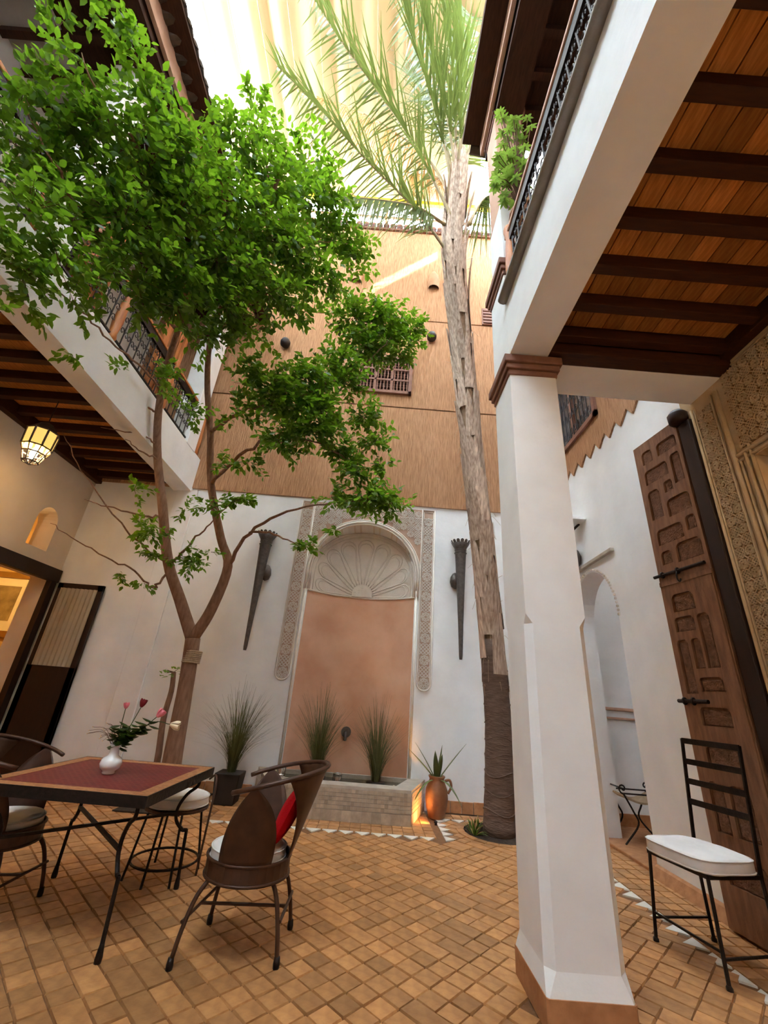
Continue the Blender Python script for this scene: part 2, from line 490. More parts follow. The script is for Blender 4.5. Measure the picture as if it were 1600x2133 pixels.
b = MB(); b.box(LW, BW + 0.005, 6.62, RW, BW + 0.05, 6.72); b.box(LW, BW + 0.005, 9.06, RW, BW + 0.05, 9.14)
b.build('joint', 'reed_joint', wall_back)
# shallow pilaster at the left corner of the court
b = MB(); b.box(-3.72, BW - 0.035, 0, -3.36, BW, 4.5); b.build('pilaster', 'plaster', wall_back, bevel=0.008)
# roof-tile coping on the back wall
cop = MB()
for k in range(48):
    x = LW + 0.1 + k * 0.17
    pts = [(x + 0.085 * math.cos(t), z) for t, z in []]
    ring = []
    for q in range(7):
        t = PI * q / 6
        ring.append((x + 0.08 * math.cos(t), 12.2 + 0.085 * math.sin(t)))
    vs = [(a, BW - 0.14, c) for a, c in ring] + [(a, BW + 0.35, c + 0.12) for a, c in ring]
    fs = [(q, q + 1, q + 8, q + 7) for q in range(6)] + [tuple(range(7))]
    cop.add(vs, fs)
cop.box(LW, BW - 0.08, 12.14, RW, BW + 0.32, 12.21)
cop.build('coping', 'moulding', wall_back, kind='stuff')
# back baseboard of terracotta
bb = thing('baseboard_back', 'low terracotta tile skirting along the white back wall', 'baseboard', kind='structure')
x = LW + 0.02; 
while x < RW - 0.05:
    w = 0.16
    if not (-1.5 < x < 0.75):
        m = MB(); m.box(x, BW - 0.02, 0, x + w - 0.006, BW, 0.14 + rnd.uniform(-0.006, 0.006), rnd.random()); m.build('tile', 'tile_base', bb, bevel=0.004)
    x += w

# ---- arched niche with shell, in the back wall
niche = thing('wall_niche', 'arched wall niche with shell hood and orange tadelakt back', 'niche', (NC, BW, 0), kind='structure')
ND = 0.40
def nd(x):
    s_ = max(-1, min(1, (x - NC) / NH)); return ND * (1 - s_ * s_) ** 0.8
b = MB(); NX = 28
zs = [0.0, 0.7, 1.2, 1.7, 2.3, 2.9]
vs = [(NC + NH * (2 * i / NX - 1), BW + 0.01 + nd(NC + NH * (2 * i / NX - 1)), z) for z in zs for i in range(NX + 1)]
fs = [(r * (NX + 1) + i, r * (NX + 1) + i + 1, (r + 1) * (NX + 1) + i + 1, (r + 1) * (NX + 1) + i) for r in range(len(zs) - 1) for i in range(NX)]
b.add(vs, fs); b.build('niche_back', 'tadelakt', niche, smooth=True)
arch = [(NC + NH, 2.9)] + [(NC + NH * math.cos(PI * k / 32), 3.22 + 0.88 * math.sin(PI * k / 32)) for k in range(33)] + [(NC - NH, 2.9)]
b = MB()       # soffit of the arch
vs = []
for x, z in arch: vs += [(x, BW - 0.002, z), (x, BW + 0.02 + nd(x), z)]
b.add(vs, [(2 * i, 2 * i + 1, 2 * i + 3, 2 * i + 2) for i in range(len(arch) - 1)]); b.build('soffit', 'stucco', niche, smooth=True)
def fan(x, z, off=0.0): return (x, BW + 0.01 + nd(x) - off, z)
b = MB(); RN = 10      # shell surface
vs = []
for r in range(RN + 1):
    for x, z in arch:
        t = r / RN; vs.append(fan(NC + (x - NC) * t, 2.9 + (z - 2.9) * t))
M_ = len(arch)
fs = [(r * M_ + i, r * M_ + i + 1, (r + 1) * M_ + i + 1, (r + 1) * M_ + i) for r in range(RN) for i in range(M_ - 1)]
b.add(vs, fs); b.build('shell_hood', 'stucco', niche, smooth=True)
def arch_pt(th, r):
    # boundary radius in direction th
    dx, dz = math.cos(th), math.sin(th)
    lo, hi = 0.0, 1.4
    for _ in range(24):
        m_ = (lo + hi) / 2; x, z = m_ * dx, m_ * dz
        ins = abs(x) < NH and (z <= 0.32 or (x / NH) ** 2 + ((z - 0.32) / 0.88) ** 2 < 1)
        lo, hi = (m_, hi) if ins else (lo, m_)
    return NC + lo * r * dx, 2.9 + lo * r * dz
NPET = 9
for k in range(NPET):          # petals of the shell, each a raised double outline
    th0, th1 = PI * (k + 0.06) / NPET, PI * (k + 0.94) / NPET; tc = (th0 + th1) / 2; hw = (th1 - th0) / 2
    for s_, nm in ((1.0, 'petal'),):
        pts = []
        for q in range(9): pts.append(fan(*arch_pt(tc - hw * (0.55 + 0.45 * q / 8), 0.20 + 0.55 * q / 8), 0.006))
        for q in range(1, 8):
            t = PI * q / 8; pts.append(fan(*arch_pt(tc - hw * math.cos(t), 0.75 + 0.14 * math.sin(t)), 0.006))
        for q in range(9): pts.append(fan(*arch_pt(tc + hw * (1.0 - 0.45 * q / 8), 0.75 - 0.55 * q / 8), 0.006))
        m = MB(); m.tube(pts, 0.011, 5, cap=True)
        ctr = Vector((NC, 0, 2.9))
        pts2 = []
        for q in range(len(pts)):
            p = Vector(pts[q]); cpt = Vector(fan(*arch_pt(tc, 0.55)))
            pts2.append(p.lerp(cpt, 0.17))
        m.tube(pts2, 0.007, 4, cap=True)
        m.build(nm, 'stucco', niche, smooth=True)
m = MB()
for rr, rad in ((0.985, 0.022), (0.93, 0.012)):
    pts = [fan(NC + (x - NC) * rr, 2.9 + (z - 2.9) * rr, 0.008) for x, z in arch]
    m.tube(pts, rad, 6)
m.build('hood_moulding', 'stucco', niche, smooth=True)
m = MB()
ring = [(NC + 0.17 * math.cos(PI * k / 14), 2.91 + 0.2 * math.sin(PI * k / 14)) for k in range(15)]
m.add([fan(x, z, 0.0) for x, z in ring] + [fan(x, z, 0.03) for x, z in ring], [tuple(range(15, 30))] + [(k, k + 1, k + 16, k + 15) for k in range(14)])
for k in range(5):
    for q in range(4):
        x, z = NC - 0.12 + 0.06 * k, 2.94 + 0.045 * q
        if (x - NC) ** 2 / 0.14 ** 2 + (z - 2.91) ** 2 / 0.18 ** 2 < 1:
            m.box(x - 0.018, BW + nd(x) - 0.035, z - 0.014, x + 0.018, BW + nd(x) - 0.02, z + 0.014)
m.build('boss', 'stucco', niche)
m = MB()
m.tube([fan(NC + NH * (2 * i / 20 - 1) * 0.995, 2.895, 0.006) for i in range(21)], 0.016, 6)
m.build('string_course', 'stucco', niche, smooth=True)

# ---- carved stucco (real relief: bars standing proud of a ground coloured darker as shade)
def rel_bar(m, o, u, v, nrm, a, b_, w, h):
    a3 = o + u * a[0] + v * a[1]; b3 = o + u * b_[0] + v * b_[1]
    d = (b3 - a3)
    if d.length < 1e-6: return
    d.normalize(); x = d.cross(nrm).normalized() * (w / 2); up = nrm * h
    vs = [a3 - x, a3 + x, b3 + x, b3 - x]; vs += [p + up for p in vs]
    m.add(vs, [(4, 5, 6, 7), (0, 1, 5, 4), (2, 3, 7, 6), (1, 2, 6, 5), (3, 0, 4, 7)])
def star_cell(m, o, u, v, nrm, c, s_, w, h, kind=0):
    R = s_ * 0.48
    def P(r, k, n=8, off=0.0): return (c[0] + r * math.cos(2 * PI * (k + off) / n), c[1] + r * math.sin(2 * PI * (k + off) / n))
    if kind == 0:      # eight-point star with inner rosette
        for off in (0.0, 0.5):
            for k in range(4): rel_bar(m, o, u, v, nrm, P(R, k, 4, off), P(R, k + 1, 4, off), w, h)
        for k in range(8): rel_bar(m, o, u, v, nrm, P(R * 0.2, k), P(R * 0.62, k), w * 0.8, h * 0.8)
        for k in range(8): rel_bar(m, o, u, v, nrm, P(R * 0.62, k), P(R * 0.40, k + 0.5), w * 0.7, h * 0.7); rel_bar(m, o, u, v, nrm, P(R * 0.40, k + 0.5), P(R * 0.62, k + 1), w * 0.7, h * 0.7)
    else:              # diagonal lattice
        n = 3
        for k in range(-n + 1, n):
            t = k / n * s_ / 2 * 2
            a0 = max(-s_ / 2, -s_ / 2 + t); a1 = min(s_ / 2, s_ / 2 + t)
            rel_bar(m, o, u, v, nrm, (c[0] + a0, c[1] + a0 - t), (c[0] + a1, c[1] + a1 - t), w, h)
            rel_bar(m, o, u, v, nrm, (c[0] + a0, c[1] - a0 + t), (c[0] + a1, c[1] - a1 + t), w, h)
ex, ez, ey = Vector((1, 0, 0)), Vector((0, 0, 1)), Vector((0, 1, 0))

alfiz = thing('stucco_surround', 'carved white stucco frame around the arched niche', 'stucco frame', (NC, BW, 1.48), kind='structure')
o3, nb_ = Vector((0, BW, 0)), Vector((0, -1, 0))
ground = MB(); frame = MB(); carve = MB()
for x0, x1 in ((-1.45, -1.235), (0.695, 0.91)):
    xc, hw = (x0 + x1) / 2, (x1 - x0) / 2
    out = [(x1, 4.47), (x0, 4.47)] + [(xc - hw * math.cos(PI * k / 10), 1.60 - hw * math.sin(PI * k / 10)) for k in range(11)]
    ground.plate(out, [], (0, BW - 0.006, 0), ex, ez, (0, 0.006, 0), back=False)
    loop = [(x, BW - 0.012, z) for x, z in out]
    frame.tube(loop + [loop[0]], 0.014, 6)
    inner = [((x - xc) * 0.78 + xc, BW - 0.012, 1.6 + (z - 1.6) * (0.985 if z > 1.6 else 0.8)) for x, z in out]
    frame.tube(inner + [inner[0]], 0.006, 5)
    z = 1.60; k = 0
    while z < 4.40:
        star_cell(carve, o3 + nb_ * 0.006, ex, ez, nb_, (xc, z), 0.165, 0.012, 0.013, k % 2); z += 0.165; k += 1
# spandrels between arch and frame
sp = [(-1.235, 3.05), (-1.235, 4.47), (0.695, 4.47), (0.695, 3.05)]
archo = [(NC + (NH + 0.085) * math.cos(PI * k / 32), 3.22 + 0.965 * math.sin(PI * k / 32)) for k in range(33)]
outl = [(0.695, 3.05), (0.695, 4.47), (-1.235, 4.47), (-1.235, 3.05)] + [(NC - NH - 0.082, 3.05)] + list(reversed(archo)) + [(NC + NH + 0.082, 3.05)]
ground.plate(outl, [], (0, BW - 0.006, 0), ex, ez, (0, 0.006, 0), back=False)
cell = 0.128
for i in range(16):
    for j in range(12):
        x, z = -1.235 + cell * (i + 0.5), 4.44 - cell * (j + 0.5)
        if x > 0.695: continue
        if ((x - NC) / (NH + 0.16)) ** 2 + (max(0, z - 3.22) / 1.03) ** 2 > 1 and z > 3.1:
            star_cell(carve, o3 + nb_ * 0.006, ex, ez, nb_, (x, z), cell, 0.010, 0.012, (i + j) % 2)
for rr, rad in ((0.045, 0.026), (0.085, 0.012), (0.005, 0.016)):
    frame.tube([(NC + (NH + rr), BW - 0.012, 2.9)] + [(NC + (NH + rr) * math.cos(PI * k / 32), BW - 0.012, 3.22 + (0.88 + rr) * math.sin(PI * k / 32)) for k in range(33)] + [(NC - (NH + rr), BW - 0.012, 2.9)], rad, 6)
for x in (NC - NH - 0.03, NC + NH + 0.03): frame.tube([(x, BW - 0.006, 0.3), (x, BW - 0.006, 3.0)], 0.022, 6)
frame.tube([(-1.45, BW - 0.012, 4.30), (0.91, BW - 0.012, 4.30)], 0.008, 5)
ground.build('ground', 'stucco_shade', alfiz); frame.build('border', 'stucco', alfiz, smooth=True); carve.build('carving', 'stucco', alfiz, kind='stuff')

# ---- turned-wood lattice window high in the back wall
def lattice_window(name, label, x0, x1, z0, z1, y):
    t = thing(name, label, 'window', ((x0 + x1) / 2, y, z0), kind='structure')
    m = MB()
    for a in ((x0, z0, x1, z0 + 0.07), (x0, z1 - 0.07, x1, z1), (x0, z0, x0 + 0.07, z1), (x1 - 0.07, z0, x1, z1)):
        m.box(a[0], y - 0.06, a[1], a[2], y + 0.04, a[3])
    m.build('frame', 'moulding', t, bevel=0.006)
    m = MB()
    zc = [z0 + 0.07 + (z1 - z0 - 0.14) * k / 3 for k in range(4)]
    xc = [x0 + 0.07 + (x1 - x0 - 0.14) * k / 3 for k in range(4)]
    for z in zc[1:3]: m.box(x0 + 0.05, y - 0.045, z - 0.022, x1 - 0.05, y, z + 0.022)
    for x in xc[1:3]: m.box(x - 0.022, y - 0.045, z0 + 0.05, x + 0.022, y, z1 - 0.05)
    m.build('glazing_bar', 'moulding', t)
    bal = MB()
    nb = 0
    H = (zc[1] - zc[0]) / 2
    prof = [(0.008, -H), (0.02, -H * 0.75), (0.01, -H * 0.5), (0.026, -H * 0.2), (0.012, 0), (0.026, H * 0.2), (0.01, H * 0.5), (0.02, H * 0.75), (0.008, H)]
    bal.lathe(prof, 6)
    bo = bal.build('baluster', 'moulding', smooth=True); me = bo.data; bpy.data.objects.remove(bo)
    for r in range(3):
        for k in range(15):
            x = x0 + 0.11 + k * (x1 - x0 - 0.2) / 14
            o = link(me, 'baluster', t); o.location = Vector((x, y - 0.02, (zc[r] + zc[r + 1]) / 2)) - t.location
    m = MB(); m.box(x0, y + 0.12, z0, x1, y + 0.16, z1); m.build('shutter', 'dark_wood', t)
    return t
lattice_window('window_1', 'small wooden lattice window in the brown upper wall', -0.80, 0.36, 6.98, 7.95, BW - 0.03)
t = thing('window_2', 'narrow louvred wooden vent high on brown wall beside white pillar', 'window', (2.2, BW - 0.03, 9.12), kind='structure')
m = MB(); m.box(1.86, BW - 0.06, 9.12, 2.6, BW - 0.03, 9.62); m.build('frame', 'moulding', t)
for k in range(5):
    m = MB(); m.box(1.88, BW - 0.085, 9.16 + k * 0.09, 2.58, BW - 0.06, 9.21 + k * 0.09); m.build('slat', 'moulding', t)

# ---- right wall (white, brown above with a zigzag hem), arch into a side room
wall_right = thing('wall_right', 'white side wall with arched doorway and zigzag brown render above', 'wall', kind='structure')
b = MB()
b.plate([(3.30, 0), (BW, 0), (BW, 4.85), (3.30, 4.85)], [arch_loop(4.93, 6.05, 0.012, 2.48, 3.14)], (RW, 0, 0), (0, 1, 0), (0, 0, 1), (0.28, 0, 0))
b.build('plaster_face', 'plaster', wall_right)
zig = []
y = 3.28; k = 0
while y < BW - 0.1:
    zig += [(y, 4.84), (y + 0.17, 4.70)]; y += 0.26
zig.append((BW, 4.80))
b = MB(); b.plate(zig + [(BW, 12.2), (3.28, 12.2)], [[(4.63, 5.20), (6.1, 5.20), (6.1, 6.7), (4.63, 6.7)]], (RW - 0.025, 0, 0), (0, 1, 0), (0, 0, 1), (0.3, 0, 0))
b.build('render_panel', 'reed', wall_right)
m = MB()      # rope mould round the arch
al = [(5.49 + 0.585 * math.cos(PI * k / 44), 2.48 + 0.69 * math.sin(PI * k / 44)) for k in range(45)]
for k, (yy, zz) in enumerate(al):
    m.box(RW - 0.02, yy - 0.012, zz - 0.012, RW, yy + 0.012, zz + 0.012)
m.build('arch_mould', 'stucco', wall_right)
t = thing('window_3', 'iron-grilled window framed in wood in the brown side wall', 'window', (RW, 5.36, 5.2), kind='structure')
m = MB()
for a in ((4.63, 5.20, 6.1, 5.27), (4.63, 6.63, 6.1, 6.7), (4.63, 5.2, 4.70, 6.7), (6.03, 5.2, 6.1, 6.7)): m.box(RW - 0.07, a[0], a[1], RW + 0.02, a[2], a[3])
m.build('frame', 'moulding', t)
m = MB(); m.box(RW + 0.1, 4.6, 5.2, RW + 0.13, 6.1, 6.7); m.build('pane', 'glass', t)
m = MB(); m.box(RW + 0.2, 4.6, 5.2, RW + 0.24, 6.1, 6.7); m.build('shutter', 'dark_wood', t)
m = MB(); m.box(RW - 0.02, 5.32, 5.27, RW + 0.03, 5.40, 6.63); m.build('mullion', 'moulding', t)
for k in range(12):
    yy = 4.76 + k * 0.112
    m = MB(); m.tube([(RW - 0.03, yy, 5.25), (RW - 0.03, yy, 6.65)], 0.008, 6); m.build('grille_bar', 'iron', t)
m = MB()
for k in range(11):
    for zz in (5.42, 5.72, 6.02, 6.32):
        c = (4.82 + k * 0.112, zz)
        m.tube([(RW - 0.03, c[0] + 0.048 * math.cos(q) * (1 - q / 12), c[1] + 0.075 * math.sin(q) * (1 - q / 12)) for q in [i * 0.6 for i in range(14)]], 0.006, 4)
m.build('scrollwork', 'iron', t, kind='stuff')
m = MB()     # sloped plaster/terracotta foot
m.add([(RW, 3.3, 0.10), (RW, 4.93, 0.10), (RW - 0.03, 3.3, 0.085), (RW - 0.03, 4.93, 0.085), (RW - 0.075, 3.3, 0), (RW - 0.075, 4.93, 0), (RW, 4.93, 0)], [(0, 1, 3, 2), (2, 3, 5, 4), (1, 6, 5, 3)])
m.build('baseboard_right', 'tile_base', label='sloping terracotta skirting at the foot of the white side wall', cat='baseboard', kind='structure')

# side room behind the arch
wall_alcove = thing('wall_alcove', 'pale wall with double dado moulding inside the arched side room', 'wall', kind='structure')
b = MB(); b.box(RW + 0.28, BW - 0.1, 0, 5.0, BW + 0.1, 5.2); b.build('end_face', 'plaster', wall_alcove)
b = MB(); b.box(4.7, 3.6, 0, 4.9, BW, 5.2); b.box(RW + 0.28, 3.5, 0, 4.9, 3.7, 5.2); b.build('side_face', 'plaster', wall_alcove)
b = MB(); b.box(RW + 0.28, 3.6, 4.6, 4.5, BW, 4.8); b.build('added_ceiling', 'plaster', wall_alcove)  # partial ceiling added out of view to dim the sky light, slot left open
b = MB()
for z0, z1 in ((1.43, 1.475), (1.315, 1.345)): b.box(RW + 0.28, BW - 0.13, z0, 4.7, BW - 0.1, z1); b.box(4.67, 3.7, z0, 4.7, BW - 0.1, z1)
b.build('dado_moulding', 'pink_plaster', wall_alcove, bevel=0.006)
b = MB(); b.box(RW + 0.28, BW - 0.13, 0.03, 4.7, BW - 0.1, 0.17); b.build('skirting', 'tile_base', wall_alcove)
b = MB(); b.box(RW - 0.005, 4.94, -0.01, 4.72, 6.04, 0.03); b.box(RW + 0.25, 3.72, -0.01, 4.72, BW - 0.1, 0.029); b.build('step', 'tile_base', wall_alcove, bevel=0.01)
for s_ in (0,):
    b = MB(); b.tube([(RW + 0.26, 6.10, 0.04), (RW + 0.26, 6.10, 1.4)], 0.012, 6); b.build('corner_bead', 'pink_plaster', wall_alcove)

# ---- carved stucco wall beside the great door
wall_carved = thing('wall_carved', 'ochre carved stucco wall under the right-hand gallery', 'wall', kind='structure')
b = MB()
b.plate([(-3.0, 0), (3.30, 0), (3.30, 4.42), (-3.0, 4.42)], [[(1.2, 0.02), (2.72, 0.02), (2.72, 3.35), (1.2, 3.35)]], (RW, 0, 0), (0, 1, 0), (0, 0, 1), (0.3, 0, 0))
b.build('plaster_face', 'stucco_gold', wall_carved)
b = MB(); b.box(RW + 0.10, 1.2, 0, RW + 0.2, 2.72, 3.4); b.build('recessed_panel', 'stucco_gold', wall_carved)
o4, nr_ = Vector((RW, 0, 0)), Vector((-1, 0, 0))
ground = MB(); frame = MB(); carve = MB()
def strip(y0, y1, z0, z1, cell, w, h):
    ground.plate([(y0, z0), (y1, z0), (y1, z1), (y0, z1)], [], (RW - 0.004, 0, 0), (0, 1, 0), (0, 0, 1), (0.004, 0, 0), back=False)
    ny, nz = max(1, round((y1 - y0) / cell)), max(1, round((z1 - z0) / cell))
    cy, cz = (y1 - y0) / ny, (z1 - z0) / nz
    for i in range(ny):
        for j in range(nz):
            star_cell(carve, o4 + nr_ * 0.004, ey, ez, nr_, (y0 + cy * (i + 0.5), z0 + cz * (j + 0.5)), min(cy, cz), w, h, (i + j) % 2)
strip(2.95, 3.13, 0.25, 4.05, 0.09, 0.0075, 0.012)
strip(1.1, 2.80, 3.46, 4.20, 0.095, 0.0075, 0.012)
for yy, r_ in ((3.17, 0.018), (3.14, 0.01), (2.94, 0.012), (2.88, 0.02)): frame.tube([(RW - 0.008, yy, 0.2), (RW - 0.008, yy, 4.12)], r_, 6)
for yy, r_ in ((2.84, 0.012), (2.78, 0.016), (2.735, 0.012)): frame.tube([(RW - 0.008, yy, 0.2), (RW - 0.008, yy, 3.36 + (2.84 - yy))], r_, 6)
for zz, r_ in ((3.42, 0.018), (3.37, 0.012), (4.22, 0.012), (4.08, 0.0001)): frame.tube([(RW - 0.008, 0.6, zz), (RW - 0.008, 2.86, zz)], r_, 6)
ground.build('ground', 'stucco_gold_shade', wall_carved); frame.build('border', 'stucco_gold', wall_carved, smooth=True); carve.build('carving', 'stucco_gold', wall_carved, kind='stuff')

# ---- the big free-standing pillar on the right, rising through both floors
pil = thing('pillar', 'square white plaster pillar with brown capital at right gallery corner', 'pillar', (1.22, 2.97, 0), kind='structure')
px0, px1, py0, py1 = 0.99, 1.388, 2.75, 3.19
def chamfer_poly(x0, x1, y0, y1, c): return [(x0 + c, y0), (x1 - c, y0), (x1, y0 + c), (x1, y1 - c), (x1 - c, y1), (x0 + c, y1), (x0, y1 - c), (x0, y0 + c)]
def prism(m, poly, z0, z1, poly2=None):
    n = len(poly); poly2 = poly2 or poly
    vs = [(a, b_, z0) for a, b_ in poly] + [(a, b_, z1) for a, b_ in poly2]
    m.add(vs, [tuple(range(n - 1, -1, -1)), tuple(range(n, 2 * n))] + [(k, (k + 1) % n, n + (k + 1) % n, n + k) for k in range(n)])
m = MB()
prism(m, chamfer_poly(px0 - 0.012, px1 + 0.002, py0 - 0.012, py1, 0.045), 0.22, 1.90, chamfer_poly(px0, px1, py0, py1, 0.045))
prism(m, chamfer_poly(px0 - 0.026, px1 + 0.006, py0 - 0.03, py1 + 0.01, 0.012), 0.13, 0.22, chamfer_poly(px0 - 0.012, px1 + 0.002, py0 - 0.012, py1, 0.045))
prism(m, chamfer_poly(px0, px1, py0, py1, 0.045), 1.90, 1.96, chamfer_poly(px0, px1, py0, py1, 0.002))
prism(m, chamfer_poly(px0, px1, py0, py1, 0.002), 1.96, 4.02)
m.build('shaft', 'plaster', pil)
m = MB(); prism(m, chamfer_poly(px0 - 0.030, px1 + 0.010, py0 - 0.036, py1 + 0.015, 0.010), 0, 0.13); m.build('plinth', 'tile_base', pil)
def capital(x0, x1, y0, y1, z0, name='capital'):
    m = MB()
    for k, (o_, h0, h1) in enumerate(((0.012, 0, 0.055), (0.032, 0.055, 0.11), (0.052, 0.11, 0.19))):
        m.box(x0 - o_, y0 - o_, z0 + h0, x1 + o_, y1 + o_, z0 + h1)
    m.build(name, 'moulding', pil, bevel=0.008)
capital(px0, px1, py0, py1, 4.0)
m = MB(); m.box(px0, py0, 4.19, px1, py1, 5.27); m.box(px0 + 0.02, py0 + 0.02, 5.45, px1 - 0.02, py1 - 0.02, 6.45); m.build('upper_shaft', 'plaster', pil, bevel=0.006)
capital(px0, px1, py0, py1, 5.27)
m = MB(); m.box(px0 + 0.03, py0 + 0.03, 6.45, px1 - 0.03, py1 - 0.03, 8.42); m.build('column', 'pink_plaster', pil, bevel=0.006)
capital(px0 + 0.03, px1 - 0.03, py0 + 0.03, py1 - 0.03, 8.3)

# ---- right gallery: beam, joists, planks
GZ = 4.2
m = MB(); m.box(px0, -3.0, GZ, px0 + 0.33, py0, 4.86)
m.build('beam_right', 'plaster', label='long white plastered gallery beam resting on the pillar', cat='beam', kind='structure')
m = MB(); m.box(px1 - 0.08, 2.80, GZ, RW, 3.17, 4.86)
m.build('beam_cross', 'plaster', label='short white cross beam from pillar to carved wall', cat='beam', kind='structure')
m = MB(); m.tube([(px0 - 0.03, -3.0, 4.87), (px0 - 0.03, py0 - 0.02, 4.87)], 0.048, 10)
m.build('trim_1', 'grey_cornice', label='grey rounded cornice along the right gallery edge', cat='trim', kind='structure', smooth=True)
cr = thing('ceiling_right', 'plank and joist ceiling under the right gallery', 'ceiling', (2.1, 0, GZ), kind='structure')
ys = [2.60 - 0.318 * k for k in range(0, 16)]
for k, yj in enumerate(ys):
    m = MB(); m.box(px0 + 0.33, yj - 0.04, 4.30, RW - 0.02, yj + 0.04, 4.42); m.build('joist', 'dark_wood', cr, bevel=0.006)
m = MB(); m.box(px0 + 0.33, 2.66, 4.205, RW, 2.80, 4.42); m.build('end_beam', 'dark_wood', cr, bevel=0.006)
m = MB(); m.box(RW - 0.09, -3, 4.27, RW, 2.7, 4.42); m.build('wall_plate', 'dark_wood', cr, bevel=0.006)
m = MB(); m.box(px0 + 0.33, -3, 4.37, px0 + 0.37, 2.7, 4.42); m.build('edge_board', 'dark_wood', cr)
PW = (RW - px0 - 0.33) / 11
pm = []
for k in range(4):
    mm = MB(); mm.box(-PW / 2 + 0.004, -0.16, 0, PW / 2 - 0.004, 0.16, 0.03); oo = mm.build('plank', 'plank', bevel=0); pm.append(oo.data); bpy.data.objects.remove(oo)
for k in range(len(ys)):
    off = rnd.uniform(-0.04, 0.04)
    for i in range(11):
        o = link(pm[rnd.randrange(4)], 'plank', cr)
        o.location = Vector((px0 + 0.33 + PW * (i + 0.5), (ys[k] + 0.159) if k else 2.72, 4.42)) - cr.location
m = MB(); m.box(px0 + 0.1, -3, 4.46, RW + 0.3, 3.16, 4.85); m.build('deck', 'dark_wood', cr)

# ---- left gallery
lx0, lx1, LZ = -3.80, -3.47, 4.47
m = MB(); m.box(lx0, -3.0, LZ, lx1, BW, 5.12)
m.build('beam_left', 'plaster', label='long white plastered beam of the left gallery', cat='beam', kind='structure')
cl = thing('ceiling_left', 'dark plank and joist ceiling under the left gallery', 'ceiling', (-4.5, 3, LZ), kind='structure')
ysl = [6.60 - 0.36 * k for k in range(0, 20)]
for yj in ysl:
    m = MB(); m.box(LW, yj - 0.045, 4.55, lx0, yj + 0.045, 4.67); m.build('joist', 'dark_wood', cl, bevel=0.006)
m = MB(); m.box(LW, -1, 4.48, LW + 0.1, BW, 4.67); m.build('wall_plate', 'dark_wood', cl, bevel=0.006)
mm = MB(); mm.box(-0.7, -0.17, 0, 0.7, 0.17, 0.03); oo = mm.build('board', 'plank'); plm = oo.data; bpy.data.objects.remove(oo)
mm = MB(); mm.box(-(lx0 - LW) / 2, -0.087, 0, (lx0 - LW) / 2, 0.087, 0.03); oo = mm.build('plank', 'plank'); plm = oo.data; bpy.data.objects.remove(oo)
for yj in ysl:
    for q in (0.09, 0.27):
        o = link(plm, 'plank', cl); o.location = Vector(((LW + lx0) / 2, yj - q, 4.67)) - cl.location
m = MB(); m.box(LW - 0.3, -3, 4.70, lx0 + 0.1, BW, 5.1); m.build('deck', 'dark_wood', cl)

# left wall with doorway and arched vent
wall_left = thing('wall_left', 'warm-lit plaster wall under the left gallery', 'wall', kind='structure')
b = MB()
vent = arch_loop(5.88, 6.30, 3.05, 3.45, 3.70, 14)
b.plate([(-3.2, 0), (BW, 0), (BW, 4.8), (-3.2, 4.8)], [[(5.35, 0.012), (6.60, 0.012), (6.60, 2.70), (5.35, 2.70)], vent], (LW, 0, 0), (0, 1, 0), (0, 0, 1), (-0.32, 0, 0))
b.build('plaster_face', 'plaster_warm', wall_left)
dr = thing('door_1', 'dark brown door frame opening into a lamplit yellow room', 'door', (LW, 6.0, 0), kind='structure')
m = MB()
m.box(LW - 0.04, 5.15, 2.66, LW + 0.06, 6.72, 2.86); m.box(LW - 0.04, 5.25, 0, LW + 0.05, 5.38, 2.68); m.box(LW - 0.04, 6.58, 0, LW + 0.05, 6.70, 2.68)
m.build('frame', 'brown_door', dr, bevel=0.006)
# open leaf lying back along the back wall
lf = MB(); x0, x1 = -5.08, -4.36
for a in ((x0, 0.03, x0 + 0.09, 2.66), (x1 - 0.09, 0.03, x1, 2.66), (x0, 2.56, x1, 2.66), (x0, 0.03, x1, 1.43)):
    lf.box(a[0], BW - 0.10, a[1], a[2], BW - 0.05, a[3])
lf.build('leaf', 'brown_door', dr, bevel=0.004)
m = MB(); NXc = 46
vs = []
for r, z in enumerate((2.58, 2.3, 1.9, 1.43)):
    for i in range(NXc + 1):
        x = x0 + 0.07 + (x1 - x0 - 0.14) * i / NXc
        vs.append((x, BW - 0.115 + 0.012 * math.sin(i * 1.15 + r * 0.3), z))
m.add(vs, [(r * (NXc + 1) + i, r * (NXc + 1) + i + 1, (r + 1) * (NXc + 1) + i + 1, (r + 1) * (NXc + 1) + i) for r in range(3) for i in range(NXc)])
m.build('curtain', 'lace', dr, smooth=True, label='gathered cream lace curtain')
# the lit room behind
rm = thing('wall_room', 'yellow walls of the lamplit room behind the left doorway', 'wall', kind='structure')
m = MB(); m.box(-8.6, 8.2, 0, LW - 0.3, 8.4, 4.5); m.box(-8.8, 3.8, 0, -8.6, 8.4, 4.5); m.box(-8.6, 3.6, 0, LW - 0.3, 3.8, 4.5); m.box(-8.8, 3.6, 4.5, LW - 0.3, 8.4, 4.7)
m.box(LW - 0.32, BW, 0, LW - 0.2, 8.4, 4.7)
m.build('room_face', 'room_yellow', rm)
t = thing('pendant_lamp', 'pendant lamp hanging inside the lamplit room', 'lamp', (-6.6, 6.6, 3.2))
m = MB(); m.lathe([(0.03, 0.30), (0.16, 0.12), (0.17, 0.10), (0.03, 0.27)], 16, (-6.6, 6.6, 3.2)); m.build('shade', 'brown_pipe', t, smooth=True)
m = MB(); m.tube([(-6.6, 6.6, 3.48), (-6.6, 6.6, 4.5)], 0.006, 5); m.build('cord', 'iron', t)
